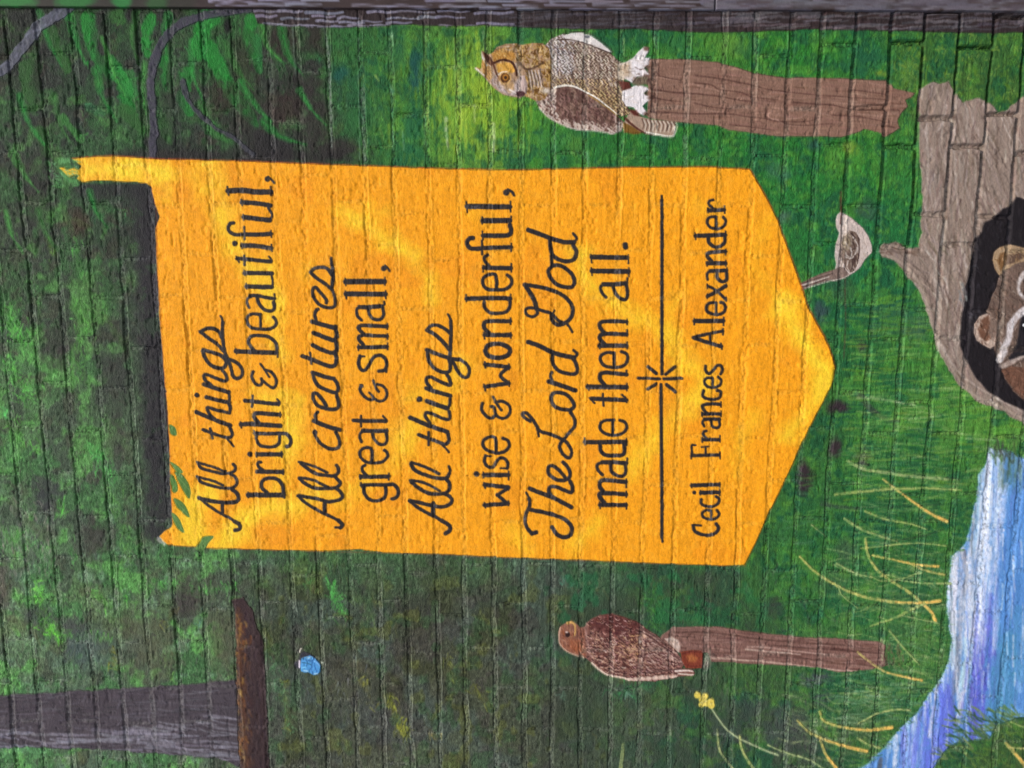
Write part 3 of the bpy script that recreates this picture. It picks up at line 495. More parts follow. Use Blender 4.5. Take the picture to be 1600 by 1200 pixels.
for _ in range(820):
    x, y = rnd.uniform(838, 974), rnd.uniform(136, 210)
    lim = np.interp(x, [836,850,868,886,905,925,945,957,972], [160,178,190,199,203,204,206,210,204])
    edge = lim-y
    if edge < 0: continue
    c = (204,186,172) if edge < 12 or (x < 868 and rnd.random() < .7) else rnd.choice([(152,122,108),(80,56,48),(132,100,90),(96,68,60)])
    stroke([x-2, y-3, x+1, y, x-1, y+4], jc(c, 10), 2.4, 1.4, .75, .8, only=isq)
stroke([842,168,856,182,870,191,888,199,906,203,926,204,946,207,958,209,971,203], (216,206,192), 2.4, 2.4, .8, .9, .2)
stroke([866,137,880,134,896,135,912,142,930,152,948,165,964,179], (236,228,214), 3.2, 2, .98, .7); stroke([920,149,948,168,966,182], (176,140,66), 2, 2, .7, .7)
stroke([962,176,962,192], (206,190,176), 1.6, 1.4, .7)
poly([878,56,892,52,908,51,922,55,938,66,950,76,956,82,948,82,930,74,905,66,888,64], (216,208,202), 1, .8, .3, lab=OW2)
stroke([872,62,890,62,915,68,940,78,955,84], (78,58,50), 2, 2, .9, .8); stroke([880,52,900,50,918,51,935,61,950,73,958,82], (60,44,42), 1.4, 1.4, .8, .7); blob(918, 57, 4, 2.4, (78,80,88), .9, .4, .2)
dabs(885, 53, 950, 80, 34, [(190,178,170),(232,226,220)], (5, 10), (1, 2), .4, .3, (.4, .8), only=lambda L: L == OW2)
poly([753,79,760,84,768,84,776,74,790,69,806,68,816,70,832,67,848,68,858,76,862,92,862,120,860,140,850,156,838,158,826,152,818,150,812,153,800,151,786,148,772,138,758,122,744,109,743,106,752,108,754,96,752,86], (164,134,106), 1, .8, .3, lab=OH)
ish = lambda L: L == OH
poly([768,84,780,76,800,74,806,90,800,96,785,93,772,97], (192,142,70), 1, 1.5, .5, only=ish)
for row in range(5):
    for k in range(9):
        x, y = 772+k*3.8+(row % 2)*2, 78+row*4
        stroke([x, y-1.4, x+1.6, y, x, y+1.4], (130,88,38), 1.1, .8, .6, .7, only=ish)
poly([776,100,790,97,800,100,806,112,800,114,788,112,776,114], (208,158,74), 1, 1.2, .4, only=ish)
dabs(776, 98, 804, 113, 24, [(228,182,96),(184,132,56)], (4, 7), (1, 1.6), 1.4, .3, (.4, .7))
stroke([758,84,766,92,770,99,780,95,790,94,800,98,806,108,807,117], (76,42,28), 3.4, 3, .95, .8); stroke([770,98,774,108,777,118,782,126,788,130], (96,54,36), 2, 1.6, .85, .8)
poly([754,80,760,86,766,90,771,98,768,104,760,96], (92,52,36), 1, .8, .3); 
poly([752,100,754,92,760,98,766,106,770,122,764,126,752,114,744,108,744,105,752,108], (184,142,84), 1, .8, .3, lab=OU)
poly([752,81,756,90,764,102,760,104,753,92], (204,196,184), 1, .8, .2, lab=OU); stroke([743,107,750,112,757,118], (224,216,198), 3, 2.4, .95, .7); stroke([757,100,762,112,768,120], (150,104,50), 2.4, 1.4, .8, .8)
poly([770,118,776,128,786,136,800,138,808,124,816,126,820,140,812,150,796,150,780,142,768,130], (196,180,178), .85, 2.5, .5, only=ish)
dabs(760, 120, 822, 150, 90, [(214,202,198),(150,126,112),(186,166,158),(120,98,88)], (3, 7), (1, 1.8), .8, .6, (.35, .8), only=ish)
poly([790,128,802,130,804,140,796,146,788,138], (190,154,106), .7, 2, .5, only=ish)
blob(789, 122, 9, 9.5, (206,162,90), 1, .2, .05); blob(789, 122, 7.4, 8, (92,56,28), 1, .2, .05, lab=OE); blob(790, 121, 4.8, 5.2, (170,116,44), 1, .25, .05); blob(790, 121.5, 2.3, 2.6, (60,38,22), 1, .3, .05); stroke([779,117,784,113,792,112], (232,214,190), 1.4, 1, .8)
poly([812,118,820,118,824,134,822,146,814,144,808,136], (184,162,154), 1, 1.2, .3, lab=OBk); blob(813, 146.5, 7, 4, (72,40,42), 1, .25, .25, lab=OBk)
dabs(766, 72, 822, 100, 90, [(214,168,96),(140,94,44),(196,150,84),(224,190,130)], (3, 7), (1, 2), 1.3, .7, (.4, .9), only=ish)
dabs(770, 66, 812, 78, 40, [(206,186,160),(150,120,88),(118,90,66)], (3, 7), (1, 2), .2, .6, (.4, .9), only=ish)
dabs(756, 106, 785, 140, 50, [(206,190,184),(140,112,92),(180,150,120)], (3, 7), (1, 1.8), 1, .7, (.4, .9), only=ish)
dabs(746, 88, 770, 124, 36, [(206,166,100),(156,108,56),(224,204,170)], (5, 11), (1.2, 2.2), 1.1, .4, (.5, .9), only=lambda L: L == OU)
gold = [(206,178,132),(128,94,36),(188,152,92),(98,66,26)]
for _ in range(420):
    x, y = rnd.uniform(806, 862), rnd.uniform(68, 156)
    if (x < 822 and y > 95) or (826 < x < 846 and 104 < y < 134 and rnd.random() < .8): continue
    a = rnd.uniform(0, 3.1); r = rnd.uniform(2, 4)
    stroke([x-r*math.cos(a), y-r*math.sin(a), x+1, y+1, x+r*math.sin(a), y-r*math.cos(a)], jc(rnd.choice(gold), 10), 2, 1.4, .85, .8, only=lambda L: (L == OH))
for i in range(9):
    x = 823+i*2.6; stroke([x, 112+rnd.uniform(-4, 3), x+3, 124, x+5, 138+rnd.uniform(-6, 6)], (214,206,206) if i % 2 else (74,66,66), 1.7, 1.2, .8, .8)
stroke([758,84,766,92,770,99,780,95,790,94,800,98,806,108,807,118], (74,42,28), 3, 2.8, .95, .8, only=ish); stroke([770,98,773,108,777,118,783,127,790,131], (90,52,36), 2.2, 1.8, .9, .8, only=ish)
blob(789, 122, 9.4, 9.8, (214,176,120), .9, .25, .1, only=ish); stroke([779,117,784,113,792,112], (236,220,198), 1.6, 1, .9)
stroke([806,100,812,118,818,126], (206,190,176), 2.4, 1.6, .7, .9, only=ish); stroke([796,140,806,146], (226,216,206), 3, 2, .8, .9, only=ish)
blob(853, 142, 7, 5, (206,194,180), .9, .5, .4); stroke([812,98,822,108,834,106,848,98], (74,52,34), 4, 3, .8, 1.2, .3)
for l_, p_ in ((OF, [964,100,978,97,990,90,998,80,1006,73,1013,74,1014,80,1008,90,1016,90,1013,102,1006,106,1014,116,1012,120,996,120,988,130,978,124,966,124]), (OF2, [972,142,984,137,996,133,1010,136,1014,140,1006,146,1014,150,1018,155,1010,160,1004,166,1012,176,1006,181,996,176,990,168,978,166,972,156])):
    poly(p_, (226,218,216), 1, .9, .4, lab=l_)
    dabs(964, 74, 1018, 182, 70, [(240,236,236),(200,186,178),(214,200,190)], (5, 11), (1, 2.2), .1, .5, (.4, .8), only=lambda L, l_=l_: L == l_)
poly([962,100,984,97,984,120,966,124], (184,160,130), .75, 4, .5); dabs(962, 98, 986, 124, 26, [(150,124,96),(206,188,160)], (4, 9), (1, 2), .1, .4)
poly([966,126,984,128,986,138,972,142], (96,48,38), 1, 1.5, .4, lab=OBd); poly([980,170,994,172,1002,182,990,180], (100,50,40), 1, 1.5, .4)
for x, y in ((1010,76),(1012,105),(1010,119),(1011,146),(1016,153),(1010,178)): blob(x, y, 4, 3, (104,72,58), .85, .6, .3)
poly([990,121,1006,119,1016,124,1016,132,1000,134,988,132], (128,106,92), .9, 2, .6); dabs(986, 104, 1024, 136, 46, [(78,56,48),(150,132,118),(100,80,68)], (3, 7), (1, 2), .3, .9)
dabs(1012, 94, 1030, 178, 50, [(96,68,58),(110,84,72),(70,48,44)], (4, 9), (1.2, 2.4), 1.2, .8, (.4, .8))
# --- hawk
KH = pid('painted_hawk', 'head'); KB = pid('painted_hawk', 'body'); KT = pid('painted_hawk', 'tail'); KK = pid('painted_hawk', 'beak'); KE = pid('painted_hawk', 'eye')
HK = lambda p: T((860,940), 6.154, p)
hawk = HK([310,250,340,230,350,200,400,160,480,125,600,118,720,150,830,190,920,260,1020,320,1100,390,1200,460,1250,530,1290,600,1260,640,1370,650,1392,690,1370,712,1240,715,1160,745,1080,750,1010,770,920,765,840,765,760,760,700,735,560,715,470,660,400,590,340,540,310,525])
poly(hawk, (132,92,80), 1, .9, .4, lab=KB); isk = lambda L: L == KB
poly(HK([380,190,480,130,600,120,720,150,860,215,980,310,900,320,820,360,700,330,560,300,420,300,370,260]), (94,52,48), .9, 3, 1, only=isk)
poly(HK([830,280,950,300,1100,400,1220,520,1250,600,1160,640,1000,620,880,560,860,420]), (152,118,106), .75, 4, 1, only=isk)
for row in range(26):
    for k in range(34):
        x = 918+k*4.3+(row % 2)*2+rnd.uniform(-1.2, 1.2); y = 962+row*4.2+rnd.uniform(-1.2, 1.2)
        u, v = (x-860)*6.154, (y-940)*6.154
        dark = v < 330 and u < 900
        x += rnd.gauss(0, 1.6); y += rnd.gauss(0, 1.6)
        if rnd.random() < (.40 if dark else .85):
            g = math.hypot(u-770, (v-440))
            c = (206,166,116) if g < 130 else (196,162,146) if u < 900 else (184,154,142)
            if rnd.random() < .35: c = (160,120,106)
            r = rnd.uniform(1.5, 2.9); q_ = rnd.uniform(-1, 1.2)
            stroke([x-r, y-1-q_, x, y+1.3, x+r, y-.4+q_], jc(c, 22), rnd.uniform(1.3, 2.3), 1, .85, .7, only=isk)
            stroke([x-r, y-2.4, x, y-.6, x+r, y-2], jc((74,40,38), 8), 1.9, 1, .85, .7, only=isk)
dabs(925, 985, 1010, 1046, 150, [(222,194,176),(206,168,140),(92,50,44),(74,40,38),(186,142,118)], (3.5, 7), (1.6, 3), .5, 1.0, (.55, .95), only=isk, bend=.5)
dabs(1000, 985, 1070, 1050, 120, [(168,136,124),(120,86,78),(190,164,150)], (6, 14), (1.4, 2.6), .6, .25, (.35, .8), only=isk)
dabs(925, 962, 1000, 995, 90, [(112,62,54),(80,42,42),(132,88,80)], (5, 12), (1.4, 2.8), .3, .6, (.35, .8), only=isk)
stroke(HK([820,270,950,330,1080,430,1180,500,1240,560]), (82,50,46), 2.4, 1.6, .8, .8, only=isk); stroke(HK([880,260,1000,330,1120,420]), (92,62,56), 3, 2, .7, .8, only=isk)
for p in ([700,715,850,690,1000,680,1150,660,1260,650], [860,740,1000,720,1150,690,1300,690], [950,640,1100,660,1250,640]):
    stroke(HK(p), (92,66,60), 1.8, 1.4, .85, .8, only=isk)
for i in range(8): blob(*HK([760+i*62, 752-i*4]), 5, 3.4, (222,196,178), .9, .4, .2, only=isk)
stroke(HK([400,590,470,655,560,708,700,732,760,755]), (228,206,186), 3.2, 3, .9, .8); stroke(HK([350,215,340,280,350,360,370,440,380,520]), (190,150,138), 4, 3, .6, 1.4, .4)
stroke(HK([1200,665,1300,660,1370,668]), (232,214,202), 3, 2, .9, .8, only=isk); stroke(HK([1230,690,1330,700,1380,700]), (226,206,190), 2.4, 2, .9, .8, only=isk)
poly(HK([75,290,95,240,150,200,200,185,250,200,280,240,312,250,330,280,345,540,310,525,240,510,150,470,95,420,80,350]), (140,96,78), 1, .9, .4, lab=KH)
isj = lambda L: L == KH
dabs(872, 970, 916, 1026, 220, [(168,112,84),(96,54,44),(150,82,52),(196,154,126),(124,76,60),(150,104,88)], (4, 9), (1.2, 2.2), 1.1, .5, (.35, .8), only=isj)
poly(HK([180,360,280,370,310,480,240,490,180,450]), (168,92,52), .45, 3, 1, only=isj)
stroke(HK([95,250,82,330,92,410,150,470,240,512,320,540]), (216,180,156), 2.2, 2.4, .8, .8); stroke(HK([220,190,260,215,290,245]), (70,110,84), 1.6, 1.6, .6)
stroke(HK([165,205,210,200,235,230,240,280,232,325]), (204,162,96), 4.4, 2, .95, .8, lab=KK); blob(*HK([165,315]), 3.6, 4, (52,30,28), 1, .3, .1, lab=KE); blob(*HK([158,292]), 2.2, 1.5, (214,190,176), .9, .4, .1)
stroke(HK([180,340,240,330]), (150,110,80), 1.6, 1.2, .7)
poly(HK([1250,480,1350,466,1450,470,1466,500,1460,635,1370,642,1300,640,1262,560]), (128,62,44), 1, .9, .3, lab=KT)
poly(HK([1310,520,1360,500,1420,540,1390,580,1330,575]), (176,110,64), .8, 2.5, 1); stroke(HK([1270,500,1350,480,1450,484]), (96,44,38), 1.6, 1.6, .8); stroke(HK([1465,500,1462,635]), (84,34,32), 1.8, 1.8, .9); stroke(HK([1290,600,1370,620,1450,610]), (104,46,38), 2, 1.6, .7)
blob(*HK([1500,590]), 6, 9, (150,126,124), .7, .6, .4); stroke([1109,1014,1110,1060], (150,164,140), 1.6, 1.2, .5)
# --- butterfly
BW = pid('painted_butterfly', 'wing'); BB = pid('painted_butterfly', 'body')
BF = lambda p: T((440,1000), 17.14, p)
poly(BF([440,560,520,330,620,310,760,360,860,430,930,510,840,520,700,470,540,500,520,640,500,780,380,780,330,690,340,600]), (58,58,66), 1, .8, .2, lab=BB)
poly(BF([520,500,640,450,760,410,860,470,1000,570,1045,700,1035,860,950,925,860,940,720,860,620,865,520,830,500,700]), (92,160,214), 1, .8, .2, lab=BW)
for p, c, w in (([860,480,820,620,810,800,840,900], (36,84,140), 1.5), ([640,520,700,600,660,700,600,770], (40,90,130), 1.3), ([880,620,900,740,950,850], (44,96,160), 1.3), ([560,600,700,620,790,660], (48,96,120), 1.3), ([880,560,960,620,1020,700], (140,190,240), 1.5), ([560,740,640,730], (140,214,250), 2.2), ([680,480,780,470], (160,200,224), 2), ([880,900,960,900], (190,224,240), 2), ([600,810,700,830], (180,214,230), 2), ([720,540,800,560], (60,110,160), 2.4)):
    stroke(BF(p), c, w, w, .85, .7)
stroke(BF([480,330,515,230]), (240,232,216), 2.4, 2, 1, .7, lab=BB); stroke(BF([480,560,475,730]), (238,226,234), 2.6, 2.4, 1, .7, lab=BB); stroke(BF([1050,600,1170,650]), (198,204,182), 3, 1.5, .9, .8); stroke(BF([440,270,445,320]), (30,28,30), 2, 2, .9, .7); stroke(BF([860,440,1000,600]), (34,44,50), 1.6, 1.4, .8, .7)
# --- flower
FL = pid('painted_flower', 'blossom'); FS = pid('painted_flower', 'stem')
stroke([1109,1102,1122,1122,1138,1142,1160,1156,1190,1170,1216,1180], (168,178,136), 3.2, 4, .95, .8, .15, lab=FS)
for x, y in ((1090,1086),(1097,1093),(1102,1088),(1104,1099),(1111,1096),(1097,1101),(1112,1103)):
    blob(x, y, 5.4, 5, (222,200,92), 1, .25, .2, lab=FL); stroke([x-2.5, y-2.5, x+1, y-3.4], (240,226,150), 1.4, 1, .8)
# --- reeds: each blade is a painted stroke of its own
REEDS = [
 ([1380,749,1410,772,1450,800,1480,815], 3, 6, (226,192,104)), ([1305,773,1350,768,1400,764,1450,763,1502,766], 4.5, 4, (158,176,96)), ([1325,721,1350,733,1380,738,1430,745,1482,749], 5, 5, (142,168,116)), ([1352,799,1385,812,1420,818,1448,827], 4, 3, (144,168,92)),
 ([1320,811,1348,828,1385,841,1402,846], 4.5, 4, (152,172,104)), ([1345,857,1400,851,1440,849,1478,853], 3, 3, (158,180,104)), ([1364,868,1390,873,1430,882,1466,885], 3.5, 4.5, (216,194,98)), ([1422,881,1448,892,1476,898], 3.5, 4, (218,190,104)),
 ([1352,842,1356,866,1370,890,1392,907,1420,925,1438,940,1454,955,1461,969], 4, 6, (212,196,104)), ([1250,870,1272,892,1300,911,1345,931,1400,941,1440,942,1469,939], 3.5, 6, (208,194,104)), ([1360,978,1390,969,1420,955,1444,943], 3, 5, (168,186,100)), ([1308,881,1335,895,1362,902], 3.5, 3, (176,190,124)),
 ([1400,906,1440,911,1486,912], 3, 3.5, (162,186,116)), ([1340,1019,1360,1035,1386,1051,1420,1059,1440,1063], 3.5, 4.5, (222,190,112)), ([1390,986,1410,1010,1436,1038], 3.5, 3.5, (144,170,104)), ([1281,1112,1288,1127,1320,1137,1360,1141,1394,1137], 3.5, 6, (214,188,96)), ([1342,1130,1370,1116,1400,1109,1422,1110], 3, 4, (186,196,122)),
 ([1246,1126,1264,1144,1288,1156,1320,1166,1354,1174], 3.5, 6.5, (206,180,98)), ([1281,1152,1290,1178,1308,1202,1320,1222], 4, 7, (218,184,96)), ([1340,1153,1358,1164,1376,1169], 4, 4, (164,178,108)), ([1200,1164,1230,1177,1262,1186,1290,1203], 3, 4, (160,180,128)), ([1156,1150,1160,1172,1174,1196,1190,1216], 4, 5, (192,196,120)),
 ([1121,1140,1124,1170,1138,1192,1156,1214], 3.5, 4.5, (172,182,124)), ([974,1164,972,1185,968,1215], 5, 7, (146,160,104)), ([1572,1162,1586,1177,1602,1197,1612,1220], 5, 8, (226,194,104)), ([1576,1168,1600,1170,1625,1168], 3, 5, (200,184,114)), ([1580,1128,1600,1136,1625,1140], 3, 4, (160,182,104)), ([1360,900,1380,908,1410,904,1442,894], 3, 3, (120,150,90)), ([1310,915,1316,930,1340,950], 3, 2.5, (132,160,104)), ([1410,962,1440,968,1468,974], 2.5, 3, (146,168,112)), ([1268,820,1290,838], 2.5, 2, (150,160,116))]
RD = []
for p, w0, w1, c in REEDS:
    k = pid('painted_reeds', 'blade'); RD.append(k)
    stroke(p, [c[0]*.52+84, c[1]*.5+90, c[2]*.6+46], w0*1.05, w1*.95, .88, .8, .42, lab=k)
    if w1 >= 4.5 and c[0] > 205: stroke(p[-6:], (238,188,98), w1*.3, w1*.85, .85, 1.2, .3)

# --- banner and its lettering
BN = pid('painted_banner', 'cloth')
banner = [92,262,100,262,107,265,116,262,122,266,126,259,120,254,112,248,150,245,178,244,250,249,375,252,500,257,640,262,730,265,800,266,900,264,975,262,1100,261,1172,265,1198,310,1215,345,1232,392,1246,430,1262,478,1276,506,1290,530,1300,556,1305,577,1301,598,1286,628,1270,658,1254,690,1240,722,1220,765,1200,804,1180,850,1163,883,1130,884,1000,879,910,875,800,871,700,866,600,863,560,858,500,861,400,858,330,857,262,851,254,846,249,838,257,830,268,824,270,818,266,760,265,700,262,640,258,600,255,560,250,500,247,440,244,400,243,356,249,338,243,322,239,306,236,292,228,286,190,283,150,282,128,285,120,279,124,273,116,274,108,277,98,268]
s, ins = poly(banner, None, lab=BN)
m_all = None
P = np.array(banner).reshape(-1, 2); sB = bbox(80, 235, 1315, 895)
X, Y = XX[sB]+N['wx'][sB]*.8, YY[sB]+N['wy'][sB]*.8
ins = inpoly(X, Y, P); dB = np.abs(seg_sdf(X, Y, np.vstack([P, P[:1]]), 0, 0)); dB = np.where(ins, -dB, dB)
cov = np.clip(.5-dB/1.4, 0, 1)
base = np.zeros(ins.shape+(3,), np.float32)+np.array((243,164,30), np.float32)
def ylw(p, w, a, col=(250,212,56), so=28):
    global base
    d = seg_sdf(XX[sB], YY[sB], cr(p, 4), w, w*.6)+N['m'][sB]*12+N['s'][sB]*6
    m = np.clip(.5-d/so, 0, 1)*min(.95, a*1.35)
    base += (np.array(col, np.float32)-base)*m[..., None]
for p, w, a in (([100,262,170,264,232,266,262,276], 46, .9), ([250,285,262,300], 26, .5), ([335,262,348,300,352,350,370,390,395,430,425,470], 36, .55), ([300,270,330,320], 26, .3), ([420,420,425,480,432,520,438,560], 30, .5), ([530,330,570,350,600,372,640,400,665,432,675,465], 24, .6), ([560,340,600,330], 20, .35),
                ([415,620,460,640,448,700], 36, .55), ([455,630,462,690,430,760], 30, .4), ([300,840,300,790,330,770], 44, .6), ([345,850,400,800,460,790,500,770], 34, .6), ([380,830,400,845], 22, .4), ([620,690,640,660,690,640], 34, .5), ([530,780,560,760,640,700], 20, .4), ([640,620,700,600,720,560], 24, .35), ([720,590,745,570], 20, .3),
                ([905,400,920,440,960,475,1000,500,1040,520,1075,560,1100,600,1080,640], 26, .5), ([1060,470,1045,520,1060,580], 20, .4), ([985,730,1010,700,1040,660,1070,640], 34, .5), ([900,850,920,830,935,815], 22, .5), ([1225,480,1240,510,1275,560,1296,585], 36, .8), ([1290,600,1265,640,1230,680], 30, .65), ([1120,330,1090,320], 16, .2), ([800,830,825,860], 16, .35), ([740,330,760,345], 20, .2), ([1180,650,1160,690,1150,740], 22, .3), ([1080,620,1120,600], 16, .4), ([480,430,500,400], 14, .2), ([575,560,590,545], 20, .25), ([1200,340,1180,400,1210,470], 16, .2)):
    ylw(p, w, a)
base += (np.array((232,142,30), np.float32)-base)*(sst(.15, .4, N['l2'][sB])*.30)[..., None]
base += (np.array((250,180,60), np.float32)-base)*(sst(.2, .45, N['s2'][sB])*.25)[..., None]
base *= (1+.045*N['f'][sB]+.035*N['t'][sB]+.05*N['str'][sB])[..., None]
C[sB] += (base-C[sB])*cov[..., None]
LB[sB][ins] = BN
for _ in range(260):
    x, y = rnd.uniform(250, 1300), rnd.uniform(260, 880)
    stroke([x, y, x+rnd.uniform(-2, 2), y+rnd.uniform(8, 26)], jc((250,184,70), 12), rnd.uniform(1, 2.4), 1, rnd.uniform(.2, .5), 1, .5, only=lambda L: L == BN)
edge1 = [112,247,150,244,178,243,250,248,375,251,500,256,640,261,730,264,800,265,900,263,975,261,1100,260,1172,264,1198,309,1216,345,1233,392,1247,430,1263,478,1277,506,1291,530,1301,556,1306,577]
stroke(edge1, (176,74,34), 1.8, 2.4, .75, .8, .35, smooth=False); stroke([1306,577,1301,600,1270,660,1240,724,1200,806,1164,885], (150,92,44), 1.6, 1.6, .5, .8, .4, smooth=False)
stroke([1163,885,1000,880,800,872,700,867,600,864,500,862,400,859,262,852], (150,84,54), 1.4, 1.4, .6, .8, .3, smooth=False); stroke([236,292,244,330,245,400,251,500,258,600,265,700,270,820], (150,70,60), 1.4, 1.4, .55, .8, .4, smooth=False)
stroke([95,268,108,280,122,288], (92,150,84), 6, 4, .8, 1.2, .3); dabs(76, 250, 122, 292, 60, [(120,170,120),(84,140,76),(104,160,100)], (5, 10), (1.5, 3), .6, .8, (.4, .9)); stroke([94,252,106,250], (104,160,100), 9, 7, .8, 1.4, .3)
stroke([248,842,256,850], (226,222,210), 7, 6, .8, 1.2, .4)
# green leaves painted over the banner's left edge
LFS = []
for p in ([273,738,284,741,294,754,298,768,296,779,289,771,281,756], [266,722,278,728,286,738,277,738], [272,779,282,782,291,792,297,808,288,803,277,792], [269,801,277,806,284,818,288,832,279,826,271,812], [305,858,312,848,318,839,334,838,326,848,318,860], [265,664,274,668,276,680,267,678], [266,742,276,752,278,766,270,768]):
    k = pid('painted_leaf_sprig', 'leaf'); LFS.append(k); poly(p, jc((96,134,72), 8), 1, .8, .3, smooth=True, lab=k)
    x0, y0 = p[0], p[1]; x1, y1 = p[len(p)//2//2*2], p[len(p)//2//2*2+1]; stroke([x0, y0, x1, y1], (132,162,96), 1.3, .8, .6)

A_ = (300,640,6); B_ = (300,450,6); C_ = (300,260,6); D_ = (460,640,6); E_ = (460,500,6); F_ = (460,390,6); G_ = (630,640,6); H_ = (630,460,6); I_ = (700,280,6); J_ = (810,640,5.716); K_ = (810,490,6); L_ = (810,350,6); M_ = (990,640,5.714); N_ = (990,470,5.714); O_ = (990,300,5.714); P_ = (720,440,6)
